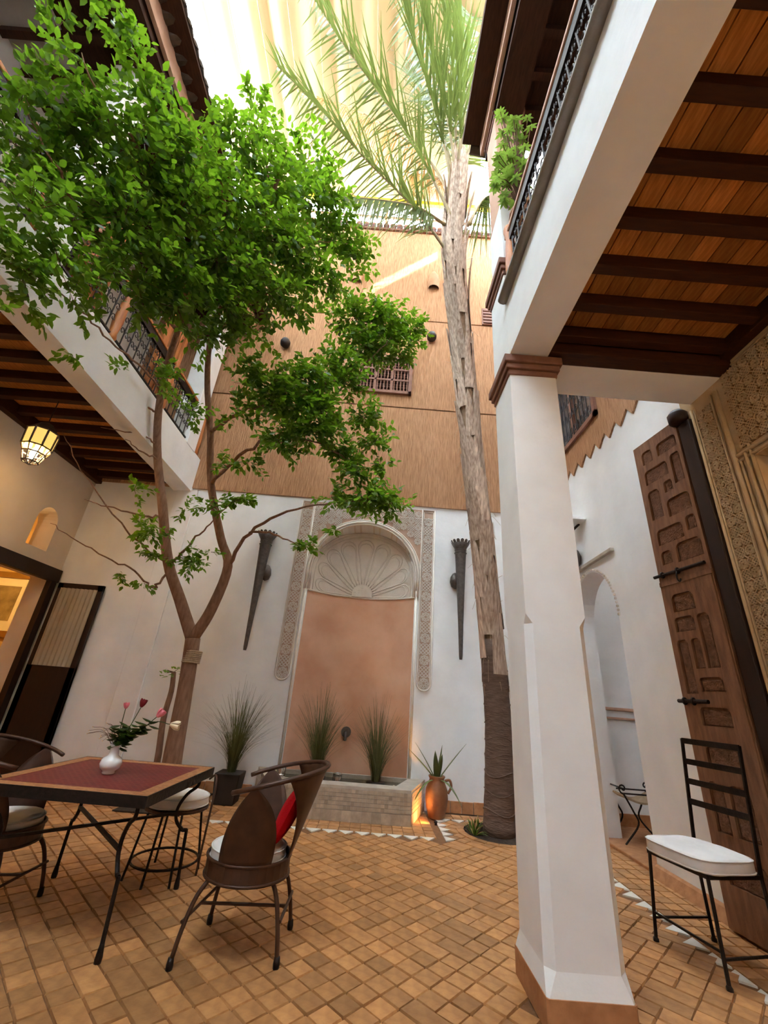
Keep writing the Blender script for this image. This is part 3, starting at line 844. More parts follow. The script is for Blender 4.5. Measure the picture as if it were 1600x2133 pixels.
m = MB(); m.lathe([(0.01, 0.06), (0.035, 0.09), (0.04, 0.13), (0.02, 0.2)], 10, (-6.6, 6.6, 3.2)); m.build('bulb', 'bulb', t, smooth=True)
lamp('pendant_light', (-6.6, 6.6, 3.18), 36, (1.0, 0.66, 0.28), 0.05, t)
pf = thing('framed_picture', 'framed brown and green picture hanging in the lamplit room', 'picture', (-7.2, 8.18, 2.2))
m = MB()
for a in ((-7.75, 1.85, -6.65, 1.97), (-7.75, 2.95, -6.65, 3.07), (-7.75, 1.85, -7.63, 3.07), (-6.77, 1.85, -6.65, 3.07)): m.box(a[0], 8.12, a[1], a[2], 8.195, a[3])
m.build('frame', 'gold_frame', pf, bevel=0.01)
m = MB(); m.box(-7.65, 8.16, 1.95, -6.75, 8.19, 2.97); m.build('mount', 'picture_mat', pf)
m = MB(); m.box(-7.5, 8.15, 2.15, -6.9, 8.17, 2.8); m.build('painting', 'picture_paint', pf)
cab = thing('cabinet', 'low wooden cabinet inside the lamplit room', 'cabinet', (-7.4, 7.9, 0))
m = MB(); m.box(-8.2, 7.6, 0, -6.9, 8.18, 0.95); m.build('body', 'orange_wood', cab, bevel=0.01)
m = MB(); m.box(-8.25, 7.55, 0.95, -6.85, 8.19, 1.0); m.build('top', 'orange_wood', cab, bevel=0.01)
for k in range(2):
    m = MB(); m.box(-8.15 + 0.64 * k, 7.58, 0.1, -7.57 + 0.64 * k, 7.6, 0.88); m.build('door', 'orange_wood', cab, bevel=0.006)

# ---- upper storey: gallery back walls, soffits, eaves with tiles
wul = thing('wall_upper_left', 'white upper wall at the back of the left gallery', 'wall', kind='structure')
m = MB(); m.box(LW - 0.2, -3, 5.1, LW, BW, 8.6); m.build('plaster_face', 'plaster', wul)
for y0 in (1.2, 3.9):
    m = MB(); m.box(LW, y0, 5.1, LW + 0.06, y0 + 1.3, 7.5); m.build('door', 'brown_door', wul, bevel=0.01)
wur = thing('wall_upper_right', 'brown upper wall at the back of the right gallery', 'wall', kind='structure')
m = MB(); m.box(RW, -3, 4.86, RW + 0.2, 3.28, 8.7); m.build('plaster_face', 'pink_plaster', wur)
def upper_roof(name, label, xi, xo, xe, y0, y1, z, inward):
    """soffit from xi (wall) to xo (edge), tiles out to xe"""
    t = thing(name, label, 'roof', ((xi + xo) / 2, (y0 + y1) / 2, z), kind='structure')
    a, c = min(xi, xo), max(xi, xo)
    n = int((y1 - y0) / 0.36)
    m = MB(); m.box(a, y0, z + 0.12, c, y1, z + 0.16); m.build('soffit', 'soffit_wood', t)
    for k in range(n):
        yj = y0 + 0.2 + 0.36 * k
        m = MB(); m.box(a, yj - 0.04, z, c, yj + 0.04, z + 0.12); m.build('joist', 'soffit_wood', t)
    e0, e1 = min(xo, xo + inward * 0.05), max(xo, xo + inward * 0.05)
    m = MB(); m.box(e0, y0, z - 0.10, e1, y1, z + 0.17); m.build('eave_board', 'pink_plaster', t)
    b0, b1 = sorted((xo - inward * 0.02, xo - inward * 0.36))
    m = MB(); m.box(b0, y0, z - 0.22, b1, y1, z + 0.0); m.build('edge_beam', 'soffit_wood', t)
    d0, d1 = min(xo, xe), max(xo, xe)
    m = MB(); m.box(d0, y0, z + 0.17, d1, y1, z + 0.21); m.box(a - 0.3, y0, z + 0.16, c + 0.05, y1, z + 0.3); m.build('roof_deck', 'soffit_wood', t)
    ring = [(0.088 * math.cos(PI * q / 6), 0.075 * math.sin(PI * q / 6)) for q in range(7)]
    ring2 = [(r_ * 0.82, s_ * 0.78) for r_, s_ in ring]
    L_ = 0.42; vs = []
    for (xx, dz) in ((0, 0), (-inward * L_, 0.10)):
        vs += [(xx, r_, s_ + dz) for r_, s_ in ring] + [(xx, r_, s_ + dz) for r_, s_ in ring2]
    fs = []
    for q in range(6):
        fs += [(q, q + 1, q + 15, q + 14), (q + 7, q + 21, q + 22, q + 8), (q, q + 7, q + 8, q + 1)]
    mm = MB(); mm.add(vs, fs); oo = mm.build('roof_tile', 'roof_tile', smooth=False); me1 = oo.data; bpy.data.objects.remove(oo)
    mm = MB(); mm.add([(x_, y_, -s_) for x_, y_, s_ in vs], fs); oo = mm.build('roof_tile', 'roof_tile'); me2 = oo.data; bpy.data.objects.remove(oo)
    k = 0
    while y0 + 0.1 + k * 0.18 < y1:
        o = link(me1, 'roof_tile', t); o.location = Vector((xe, y0 + 0.1 + k * 0.18, z + 0.25)) - t.location
        o = link(me2, 'roof_tile', t); o.location = Vector((xe + inward * 0.02, y0 + 0.19 + k * 0.18, z + 0.25 + 0.03)) - t.location
        k += 1
    return t
upper_roof('roof_right', 'dark wooden eave with scalloped roof tiles above the right gallery', RW, 1.0, 0.85, -1.0, 3.25, 8.5, -1)
upper_roof('roof_left', 'dark wooden eave with scalloped roof tiles above the left gallery', LW, -3.17, -2.86, -1.0, BW - 0.05, 8.5, 1)
# terrace parapet above the left roof
m = MB(); m.box(-4.75, 3.25, 8.8, -4.45, BW, 12.4); m.build('wall_terrace', 'render_grey', label='pale rendered terrace wall above the left roof tiles', cat='wall', kind='structure')
m = MB(); m.box(-3.55, 2.75, 8.9, -3.12, 3.2, 9.75); m.build('chimney', 'plaster', bevel=0.01, label='small white chimney block standing on the left roof', cat='chimney', kind='structure')

# ---- awning over the court
cn = thing('canopy', 'pleated beige fabric awning stretched over the courtyard', 'awning', (-0.7, 2.5, 13.4))
m = MB(); NXp = 170; x0, x1 = -4.5, 2.95
ysn = [-1.6, 0.0, 1.2, 2.4, 2.6, 3.2, 4.2, 5.2, 6.1, 6.95]
vs = []
for yy in ysn:
    for i in range(NXp + 1):
        xr = x1 if yy < 2.5 else 1.30 + 0.16 * (yy - 3.3)
        x = x0 + (xr - x0) * i / NXp
        ph = (x - x0) / 0.62 * 2 * PI
        z = 13.42 + 0.05 * math.sin(ph) + 0.09 * max(0, math.sin(ph * 0.5 + 0.4)) ** 14 + 0.02 * math.sin(yy * 1.3 + x * 2)
        vs.append((x, yy, z))
m.add(vs, [(r * (NXp + 1) + i, r * (NXp + 1) + i + 1, (r + 1) * (NXp + 1) + i + 1, (r + 1) * (NXp + 1) + i) for r in range(len(ysn) - 1) for i in range(NXp)])
m.build('cloth', 'canopy_cloth', cn, smooth=True)
for k in range(13):
    xx = x0 + 0.15 + k * 0.58
    m = MB(); m.tube([(xx, -1.6, 13.33), (xx, 6.95 if xx < 1.3 else 2.4, 13.33)], 0.010, 6); m.build('seam_cord', 'rope', cn)
m = MB(); m.box(-4.5, 6.62, 13.22, 2.9, 6.72, 13.34); m.build('hem_bar', 'yellow_paint', cn, bevel=0.01, label='yellow painted bar')
m = MB(); m.tube([(-4.5, 6.9, 12.98), (2.95, 6.9, 12.98)], 0.035, 8)
m.build('support_pipe', 'brown_pipe', cn)
for xx in (-3.2, -0.55, 2.2):
    m = MB(); m.tube([(xx, 6.9, 12.25), (xx, 6.9, 13.3)], 0.03, 8); m.build('support_post', 'brown_pipe', cn)
# ---- the rest of the enclosure, behind and beside the camera, partly shaped to block the sun
m = MB(); m.box(LW - 0.5, -3.2, 0, RW + 0.6, -3.0, 18.4)  # height raised past the roofs to keep direct sun out
m.build('wall_front', 'plaster', label='unseen white wall closing the court on the camera side, raised to block sun', cat='wall', kind='structure')
m = MB(); m.plate([(-3.2, 8.7), (BW + 0.3, 8.7), (BW + 0.3, 15.4), (-3.2, 15.4)], [[(1.75, 13.44), (3.8, 13.44), (3.8, 13.78), (1.75, 13.78)]], (3.25, 0, 0), (0, 1, 0), (0, 0, 1), (0.05, 0, 0))  # unseen sun blocker added here, its slit shapes the strip on the back wall
m.build('sun_slit_wall', 'render_grey', label='added unseen wall above the right gallery, slit to shape the sun', cat='wall', kind='structure')
m = MB(); m.box(LW - 0.3, -3.2, 8.6, -4.45, 3.25, 12.3)
m.build('wall_terrace_left', 'render_grey', label='rendered terrace wall set back above the left roof', cat='wall', kind='structure')

# ================================================================== RAILINGS
def railing(name, label, x, y0, y1, z0, z1, nposts, post_mat, side):
    t = thing(name, label, 'railing', (x, (y0 + y1) / 2, z0))
    m = MB(); m.box(x - 0.035, y0, z1 - 0.045, x + 0.035, y1, z1); m.build('top_rail', 'pink_plaster' if side > 0 else 'orange_wood', t, bevel=0.008)
    m = MB(); m.box(x - 0.02, y0, z1 - 0.17, x + 0.02, y1, z1 - 0.05); m.build('under_rail', 'iron', t)
    m = MB(); m.box(x - 0.015, y0, z0 + 0.06, x + 0.015, y1, z0 + 0.085); m.build('bottom_rail', 'iron', t)
    mm = MB(); mm.tube([(0, 0, 0.0), (0, 0, z1 - z0 - 0.1)], 0.009, 6); oo = mm.build('baluster', 'iron'); bme = oo.data; bpy.data.objects.remove(oo)
    n = int((y1 - y0) / 0.15)
    for k in range(n):
        o = link(bme, 'baluster', t); o.location = (0, y0 + 0.1 + k * 0.15 - (y0 + y1) / 2, 0.03)
    m = MB()
    H = z1 - z0
    for k in range(n):
        for zz in (0.32, 0.52, 0.72):
            c = Vector((x, y0 + 0.175 + k * 0.15, z0 + H * zz))
            for sg in (-1, 1):
                m.tube([c + Vector((0, sg * 0.03 + sg * 0.035 * math.cos(q) * (1 - q / 9), 0.06 * math.sin(q) * (1 - q / 9))) for q in [i * 0.7 for i in range(10)]], 0.006, 4)
    m.build('scrollwork', 'iron', t, kind='stuff')
    for k in range(nposts):
        yy = y1 - 0.06 - k * (y1 - y0 - 0.12) / max(1, nposts - 1)
        m = MB(); m.lathe([(0.045, 0), (0.06, 0.05), (0.045, 0.12), (0.062, 0.3), (0.05, 0.55), (0.04, H - 0.1), (0.06, H + 0.02), (0.05, H + 0.06), (0.01, H + 0.09)], 10, (x, yy, z0)); m.build('post', post_mat, t, smooth=True)
    return t
railing('gallery_railing', 'wrought iron railing with pale top rail on the right gallery', 1.03, -2.8, 2.68, 4.90, 5.72, 4, 'orange_wood', 1)
railing('gallery_railing', 'wrought iron railing with wooden posts on the left gallery', -3.52, -2.8, 6.6, 5.12, 6.0, 8, 'orange_wood', -1)
# turned wooden screens between the left gallery columns
for k, (y0, y1, lab) in enumerate(((3.3, 3.75, 'orange wooden screen panel on left gallery behind the tree crown'), (5.0, 5.6, 'orange wooden screen panel on left gallery nearer the back wall'))):
    t = thing('wooden_screen', lab, 'screen', (-3.74, (y0 + y1) / 2, 5.12), group='gallery screens')
    m = MB()
    for a in ((y0, 5.12, y0 + 0.08, 7.0), (y1 - 0.08, 5.12, y1, 7.0), (y0, 6.9, y1, 7.0), (y0, 5.12, y1, 5.25)): m.box(-3.78, a[0], a[1], -3.70, a[2], a[3])
    m.build('frame', 'orange_wood', t, bevel=0.006)
    for q in range(4):
        yy = y0 + 0.08 + (y1 - y0 - 0.16) * (q + 0.5) / 4
        m = MB(); m.box(-3.755, yy - 0.035, 5.25, -3.725, yy + 0.035, 6.9); m.build('slat', 'orange_wood', t, bevel=0.008)
for yy, lab in ((2.6, 'white column of the left gallery hidden by near foliage'), (6.1, 'white column of the left gallery close to the back wall')):
    m = MB(); m.box(-3.82, yy, 5.1, -3.46, yy + 0.34, 8.4); m.build('column', 'plaster', bevel=0.01, label=lab, cat='column', kind='structure')

# ================================================================== THE GREAT DOOR
dl = thing('door_2', 'tall carved cedar door leaf folded back against the white wall', 'door', (2.88, 3.36, 0), rz=math.radians(98), kind='structure')
# local: x runs from hinge (0) to free edge (0.575); y = -1 faces the court
DW, DH = 0.575, 4.14
def dx(u): return DW * (1 - u)
panels_hi = [(0.16, 0.40, 3.88, 4.03), (0.52, 0.94, 3.88, 4.02), (0.14, 0.66, 3.64, 3.80), (0.74, 0.94, 3.50, 3.82), (0.50, 0.68, 3.46, 3.58),
             (0.12, 0.38, 3.24, 3.56), (0.48, 0.94, 3.20, 3.38), (0.14, 0.68, 2.96, 3.12), (0.76, 0.94, 3.00, 3.14), (0.14, 0.36, 2.76, 2.89), (0.46, 0.94, 2.74, 2.92)]
panels_lo = [(0.17, 0.58, 2.30, 2.46), (0.14, 0.50, 2.12, 2.25), (0.56, 0.76, 1.80, 2.25), (0.10, 0.30, 1.60, 2.05), (0.36, 0.52, 1.80, 2.05),
             (0.36, 0.74, 1.62, 1.73), (0.26, 0.74, 1.36, 1.50), (0.22, 0.72, 1.05, 1.22), (0.14, 0.36, 0.62, 0.96), (0.44, 0.74, 0.62, 0.96), (0.16, 0.72, 0.30, 0.50)]
def pocket(u0, u1, z0, z1):
    a, c = dx(u1), dx(u0); r = min((c - a), (z1 - z0)) * 0.32
    pts = [(a, z0), (c, z0), (c, z1 - r)]
    pts += [(c - r + r * math.cos(PI / 2 * k / 5), z1 - r + r * math.sin(PI / 2 * k / 5)) for k in range(1, 6)]
    pts += [(a + r - r * math.sin(PI / 2 * k / 5), z1 - r + r * math.cos(PI / 2 * k / 5)) for k in range(0, 6)]
    return pts
m = MB()
m.plate([(0, 0.02), (DW, 0.02), (DW, DH), (0, DH)], [pocket(*p) for p in panels_hi + panels_lo], (0, 0.03, 0), (1, 0, 0), (0, 0, 1), (0, -0.028, 0))
m.box(0, -0.03, 0.02, DW, 0.003, DH)
m.build('leaf', 'door_wood', dl, local=True, fixn=False)
for p in panels_hi + panels_lo:
    a, c, z0, z1 = dx(p[1]) + 0.016, dx(p[0]) - 0.016, p[2] + 0.006, p[3] - 0.022
    m = MB(); m.box(a, 0.0, z0, c, 0.018, z1); m.build('inset', 'door_wood_inset', dl, local=True, bevel=0.006)
for z0, L_, yy in ((2.66, 0.60, 0.05), (1.54, 0.30, 0.05)):
    m = MB(); m.tube([(DW + 0.03, yy, z0), (DW - L_ * 0.9, yy, z0 + 0.0)], [0.016, 0.016], 8); m.build('bolt', 'iron', dl, local=True)
    for q in (0.12, 0.42):
        mm = MB(); mm.tube([(DW - q * L_, yy + 0.02 * math.cos(t), z0 + 0.026 * math.sin(t)) for t in [i * PI / 5 for i in range(10)]], 0.008, 5, closed=True); mm.build('staple', 'iron', dl, local=True)
mm = MB(); mm.tube([(DW * 0.55, 0.06 + 0.02 * math.sin(t), 2.60 + 0.045 * math.cos(t)) for t in [i * PI / 8 for i in range(12)]], 0.008, 5); mm.build('ring_pull', 'iron', dl, local=True)
m = MB(); m.box(0, 0.028, 2.555, DW, 0.04, 2.60); m.build('cross_rail', 'door_wood', dl, local=True, bevel=0.004)
m = MB(); m.box(DW * 0.02, 0.03, 0.05, DW * 0.2, 0.042, 2.55); m.build('stile', 'door_wood', dl, local=True, bevel=0.004)
hp = thing('door_post', 'dark wooden hinge post with rounded head beside the carved door', 'post', (RW - 0.03, 3.25, 0), kind='structure')
m = MB(); m.box(RW - 0.045, 3.19, 0, RW, 3.34, 4.05); m.build('post', 'brown_door', hp, bevel=0.01)
m = MB(); m.lathe([(0.055, 0), (0.085, 0.02), (0.09, 0.1), (0.06, 0.14)], 14, (RW - 0.05, 3.30, 4.06)); m.build('hinge_head', 'brown_door', hp, smooth=True)

# ================================================================== WALL FITTINGS
def torch(label, x, z1, z0, y, side=1):
    t = thing('wall_torch', label, 'wall lamp', (x, y, z0), group='bronze torch lamps')
    L_ = z1 - z0
    c = (x, y - 0.15, z0)
    prof = [(0.022, 0), (0.028, 0.05), (0.042, L_ * 0.3), (0.07, L_ * 0.65), (0.088, L_ * 0.86), (0.094, L_ * 0.9), (0.086, L_ * 0.91), (0.105, L_ * 0.955), (0.145, L_ * 0.99)]
    m = MB(); m.lathe(prof, 18, c); m.build('cone', 'bronze', t, smooth=True)
    m = MB()
    for k in range(14):
        a0, a1 = 2 * PI * k / 14, 2 * PI * (k + 1) / 14; am = (a0 + a1) / 2
        pr = lambda r, a, z: (c[0] + r * math.cos(a), c[1] + r * math.sin(a), c[2] + z)
        m.add([pr(0.138, a0, L_ * 0.985), pr(0.138, a1, L_ * 0.985), pr(0.165, a1 - 0.06, L_ * 1.012), pr(0.17, am, L_ * 1.02), pr(0.165, a0 + 0.06, L_ * 1.012)], [(0, 1, 2, 3, 4)])
    m.build('crown', 'bronze', t)
    m = MB()
    for zz, r in ((0.905, 0.098), (0.93, 0.094)): m.tube([(c[0] + r * math.cos(q * PI / 10), c[1] + r * math.sin(q * PI / 10), c[2] + L_ * zz) for q in range(20)], 0.007, 5, closed=True)
    m.build('collar_ring', 'bronze', t)
    bz = z0 + L_ * 0.66
    m = MB(); m.lathe([(0.01, -0.13), (0.06, -0.1), (0.085, -0.02), (0.075, 0.06), (0.04, 0.12), (0.01, 0.14)], 14, (x + side * 0.075, y - 0.06, bz)); m.build('bracket', 'bronze', t, smooth=True)
    m = MB(); m.tube([(x + side * 0.05, y, bz), (x, y - 0.12, bz + 0.02)], 0.03, 8); m.build('arm', 'bronze', t)
    return t
torch('tall bronze torch lamp on white wall between tree and niche', -1.93, 3.72, 1.86, BW, 1)
torch('tall bronze torch lamp on white wall between niche and palm', 1.34, 3.84, 1.97, BW, -1)
t = thing('wall_lamp', 'bronze wall lamp with round belly half hidden behind the pillar', 'wall lamp', (RW, 5.66, 3.3))
m = MB(); m.box(RW - 0.22, 5.36, 3.90, RW, 5.70, 3.925); m.build('shelf', 'plaster', t)
m = MB(); m.tube([(RW - 0.02, 5.55, 3.9), (RW - 0.12, 5.58, 3.8), (RW - 0.14, 5.6, 3.72)], 0.018, 6); m.build('hook', 'iron', t)
m = MB(); m.tube([(RW - 0.14, 5.6, 3.72), (RW - 0.1, 5.64, 3.5)], 0.012, 6); m.build('rod', 'bronze', t)
m = MB(); m.lathe([(0.01, -0.3), (0.03, -0.16), (0.085, -0.08), (0.1, 0.02), (0.07, 0.11), (0.02, 0.15)], 14, (RW - 0.1, 5.66, 3.40)); m.build('belly', 'bronze', t, smooth=True)
m = MB(); m.bar((RW - 0.03, 4.80, 3.26), (RW - 0.03, 5.75, 3.24), 0.05, 0.045); m.build('wooden_bar', 'cement', bevel=0.005, label='short wooden bar fixed to white wall above the side arch', cat='bar')
for x, z, lab in ((0.74, 10.4, 'clay half-cone wall light high on brown wall beside the palm'), (-1.07, 10.42, 'clay half-cone wall light high on brown wall behind leaves')):
    t = thing('wall_sconce', lab, 'wall light', (x, BW - 0.03, z - 0.25), group='clay wall lights')
    m = MB(); n = 10; vs = []
    for r, zz in ((0.13, -0.24), (0.14, 0.0), (0.11, 0.18), (0.05, 0.32)):
        vs += [(x + r * math.cos(PI * k / n), BW - 0.03 - r * 0.9 * math.sin(PI * k / n), z + zz) for k in range(n + 1)]
    m.add(vs, [(i * (n + 1) + k, i * (n + 1) + k + 1, (i + 1) * (n + 1) + k + 1, (i + 1) * (n + 1) + k) for i in range(3) for k in range(n)]); m.build('shade', 'clay_sconce', t, smooth=True)
    m = MB(); m.box(x - 0.03, BW - 0.06, z - 0.1, x + 0.03, BW - 0.03, z + 0.1); m.build('bracket', 'iron', t)
for x, z, lab in ((-2.37, 8.05, 'small round clay spotlight on brown wall beside the tree crown'), (0.73, 8.56, 'small round clay spotlight on brown wall near the palm trunk')):
    t = thing('round_spotlight', lab, 'wall light', (x, BW - 0.03, z), group='round clay wall spots')
    m = MB(); m.lathe([(0.05, -0.10), (0.10, -0.05), (0.105, 0.02), (0.08, 0.08), (0.02, 0.10)], 14, (x, BW - 0.12, z)); m.build('shade', 'dark_pot', t, smooth=True)
    m = MB(); m.tube([(x, BW - 0.03, z), (x, BW - 0.12, z)], 0.02, 6); m.build('arm', 'iron', t)

# ================================================================== FOUNTAIN
fz = 0.36
fo = thing('wall_fountain', 'low fountain basin of beige mosaic tiles under the orange niche', 'fountain', (-0.35, 6.3, 0))
outer = [(-1.46, BW), (-1.16, 5.93), (0.60, 5.93), (0.86, BW)]
inn = [(-1.18, BW + 0.02), (-0.98, 6.16), (0.43, 6.16), (0.60, BW + 0.02)]
core = MB()
core.plate([outer[0], outer[1], outer[2], outer[3]], [[(-1.2, 6.70), (-0.98, 6.16), (0.43, 6.16), (0.62, 6.70)]], (0, 0, fz), (1, 0, 0), (0, 1, 0), (0, 0, -fz))
core.build('basin', 'cement', fo)
m = MB(); m.add([(-1.3, 6.74, 0.31), (-1.02, 6.1, 0.31), (0.47, 6.1, 0.31), (0.72, 6.74, 0.31)], [(0, 1, 2, 3)]); m.build('water', 'water', fo)
mos = MB(); big = MB()
def face_tiles(a, c, zlo, zhi, s_, mb, each=None, dep=0.008):
    a, c = Vector(a), Vector(c); d = (c - a); L_ = d.length; d.normalize(); nrm = Vector((d.y, -d.x, 0))
    n = max(1, round(L_ / s_)); nz = max(1, round((zhi - zlo) / s_)); sx, sz = L_ / n, (zhi - zlo) / nz
    for i in range(n):
        for j in range(nz):
            p = a + d * (i * sx + 0.002); q = a + d * ((i + 1) * sx - 0.002); z0, z1 = zlo + j * sz + 0.002, zlo + (j + 1) * sz - 0.002
            h = nrm * (dep + rnd.uniform(-0.0015, 0.0015))
            vs = [(p.x, p.y, z0), (q.x, q.y, z0), (q.x, q.y, z1), (p.x, p.y, z1)]
            vs += [(x + h.x, y + h.y, z) for x, y, z in vs]
            tv = rnd.gauss(0.55, 0.12) if rnd.random() > 0.09 else rnd.choice((0.0, 0.05, 1.0))
            mb_ = MB() if each else mb
            mb_.add(vs, [(4, 5, 6, 7), (0, 1, 5, 4), (1, 2, 6, 5), (2, 3, 7, 6), (3, 0, 4, 7)], min(1, max(0, tv)))
            if each: mb_.build('tile', each, fo)
A_, B_, C_, D_ = [(p[0], p[1], 0) for p in outer]
face_tiles(A_, B_, 0.12, fz - 0.03, 0.045, mos); face_tiles(B_, C_, 0.12, fz - 0.03, 0.045, mos); face_tiles(C_, D_, 0.12, fz - 0.03, 0.045, mos)
mos.build('mosaic_tiles', 'zellige', fo, kind='stuff')
face_tiles(A_, B_, 0.0, 0.115, 0.115, None, 'zellige'); face_tiles(B_, C_, 0.0, 0.115, 0.115, None, 'zellige'); face_tiles(C_, D_, 0.0, 0.115, 0.115, None, 'zellige')
t = thing('fountain_spout', 'round grey metal spout on the orange niche wall', 'spout', (-0.31, BW + 0.3, 0.8))
m = MB(); yn = BW + nd(-0.31)
m.tube([(-0.31, yn - 0.0, 0.84), (-0.31, yn - 0.06, 0.84)], 0.075, 16); m.build('rosette', 'bronze', t)
m = MB(); m.tube([(-0.31, yn - 0.03, 0.84), (-0.31, yn - 0.14, 0.80), (-0.31, yn - 0.17, 0.74)], 0.022, 8); m.build('nozzle', 'bronze', t, smooth=True)
def tealight(label, x, y, z):
    t = thing('tealight_holder', label, 'lantern', (x, y, z), group='glass tealight holders')
    m = MB(); m.lathe([(0.05, 0), (0.055, 0.02), (0.045, 0.03)], 12, (x, y, z)); m.build('base', 'steel', t, smooth=True)
    m = MB(); m.lathe([(0.045, 0.03), (0.052, 0.10), (0.048, 0.105)], 12, (x, y, z)); m.build('cup', 'glass', t, smooth=True)
    for k in range(6):
        a = 2 * PI * k / 6
        mm = MB(); mm.tube([(x + 0.053 * math.cos(a), y + 0.053 * math.sin(a), z + 0.02), (x + 0.055 * math.cos(a), y + 0.055 * math.sin(a), z + 0.115)], 0.004, 4); mm.build('bar', 'steel', t)
    m = MB(); m.tube([(x + 0.056 * math.cos(q * PI / 8), y + 0.056 * math.sin(q * PI / 8), z + 0.112) for q in range(16)], 0.006, 5, closed=True); m.build('rim', 'steel', t)
tealight('metal and glass tealight holder between the two fountain grasses', -0.33, 6.28, 0.31)
tealight('metal and glass tealight holder at the left end of the fountain', -1.05, 6.22, 0.36)
for k, (x, y) in enumerate(((0.02, 6.22), (0.12, 6.20), (-0.05, 6.3), (0.17, 6.26), (0.42, 6.42), (0.05, 6.36), (-0.12, 6.22))):
    m = MB(); n = 8; r = rnd.uniform(0.018, 0.03); a0 = rnd.random() * 6
    m.add([(x + r * math.cos(a0 + 2 * PI * q / n), y + 0.7 * r * math.sin(a0 + 2 * PI * q / n), 0.314 + 0.006 * math.cos(2 * 2 * PI * q / n)) for q in range(n)] + [(x, y, 0.312)], [(q, (q + 1) % n, n) for q in range(n)])
    m.build('floating_petal', 'cream_petal', label='pale petal floating on the fountain water', cat='petal', group='petals on the fountain water')

# ---- grasses
def grass(name, label, x, y, z, n, h, spread, pot=None, loc=None, group='tall grass plants'):
    t = thing(name, label, 'grass plant', (x, y, loc if loc is not None else z), group=group)
    m = MB()
    for k in range(n):
        a = rnd.random() * 2 * PI; out = spread * (rnd.random() ** 0.9); hh = h * rnd.uniform(0.55, 1.0) * (1 - 0.25 * (out / spread))
        droop = rnd.uniform(0.0, 0.35) if rnd.random() < 0.8 else rnd.uniform(0.5, 0.9)
        b0 = Vector((x + 0.06 * math.cos(a) * rnd.random(), y + 0.06 * math.sin(a) * rnd.random(), z))
        d = Vector((math.cos(a), math.sin(a), 0)); w = rnd.uniform(0.0035, 0.0075); sd = Vector((-d.y, d.x, 0))
        vs = []; S_ = 6
        for q in range(S_ + 1):
            s_ = q / S_
            p = b0 + d * (out * (s_ ** 1.6)) * (1 + droop * s_) + Vector((0, 0, hh * (s_ - droop * 0.45 * s_ ** 2.5)))
            ww = w * (1 - 0.85 * s_)
            if p.y > BW - 0.01 and abs(p.x - NC) > NH: p.y = BW - 0.01
            vs += [p - sd * ww, p + sd * ww]
        m.add(vs, [(2 * q, 2 * q + 1, 2 * q + 3, 2 * q + 2) for q in range(S_)], rnd.random())
    m.build('blades', 'grass_blade', t, kind='stuff')
    if pot == 'box':
        m = MB(); m.add([(x - 0.13, y - 0.13, 0), (x + 0.13, y - 0.13, 0), (x + 0.13, y + 0.13, 0), (x - 0.13, y + 0.13, 0), (x - 0.16, y - 0.16, 0.34), (x + 0.16, y - 0.16, 0.34), (x + 0.16, y + 0.16, 0.34), (x - 0.16, y + 0.16, 0.34)],
                        [(3, 2, 1, 0), (0, 1, 5, 4), (1, 2, 6, 5), (2, 3, 7, 6), (3, 0, 4, 7), (4, 5, 6, 7)]); m.build('pot', 'dark_pot', t, bevel=0.01)
    else:
        m = MB(); m.lathe([(0.10, 0), (0.12, z - 0.05 + 0.0), (0.125, z + 0.02), (0.09, z + 0.03)], 14, (x, y, 0) if loc else (x, y, 0)); m.build('pot', 'dark_pot', t, smooth=True)
grass('grass_plant', 'tall grass in a dark pot on the floor left of fountain', -1.72, 6.35, 0.34, 260, 1.25, 0.50, 'box', loc=0)
grass('grass_plant', 'tall grass standing in fountain, nearer its left end', -0.62, 6.42, 0.34, 270, 1.30, 0.44, None, loc=0.0)
grass('grass_plant', 'tall grass standing in fountain, nearer its right end', 0.17, 6.36, 0.33, 240, 1.22, 0.42, None, loc=0.0)

# ---- agave in a clay jar
ax, ay = 0.98, 6.42
t = thing('clay_jar', 'brown glazed clay jar with side handle beside the fountain', 'jar', (ax, ay, 0))
m = MB(); m.lathe([(0.085, 0), (0.10, 0.01), (0.135, 0.12), (0.15, 0.22), (0.14, 0.32), (0.105, 0.40), (0.095, 0.43), (0.112, 0.46), (0.108, 0.47), (0.085, 0.465), (0.08, 0.40)], 24, (ax, ay, 0)); m.build('body', 'clay', t, smooth=True)
m = MB(); m.tube(smoothpath([(ax + 0.10, ay - 0.03, 0.42), (ax + 0.165, ay - 0.04, 0.43), (ax + 0.185, ay - 0.04, 0.36), (ax + 0.145, ay - 0.03, 0.28)], 5), 0.016, 8); m.build('handle', 'clay', t, smooth=True)
m = MB(); m.lathe([(0.07, 0.43), (0.085, 0.44)], 14, (ax, ay, 0)); m.build('soil', 'soil', t)
ag = thing('agave_plant', 'spiky green agave growing in the clay jar', 'plant', (ax, ay, 0.43))
def blade(m, base, d, L_, w, droop, th=0.012, S_=8, tint=0.5):
    d = Vector(d).normalized(); side = d.cross(Vector((0, 0, 1)))
    side = side.normalized() if side.length > 0.1 else Vector((1, 0, 0))
    nrm = side.cross(d).normalized(); vs = []
    for q in range(S_ + 1):
        s_ = q / S_; p = Vector(base) + d * (L_ * s_) + Vector((0, 0, -droop * s_ * s_ * L_))
        ww = w * (0.55 + 0.9 * s_ - 1.43 * s_ ** 2.2) if s_ < 1 else 0.001
        ww = max(ww, 0.001)
        vs += [p - side * ww, p - nrm * th * (1 - s_), p + side * ww, p + nrm * th * 0.2]
    fs = []
    for q in range(S_):
        for k in range(4): fs.append((q * 4 + k, q * 4 + (k + 1) % 4, q * 4 + 4 + (k + 1) % 4, q * 4 + 4 + k))
    m.add(vs, fs, tint)
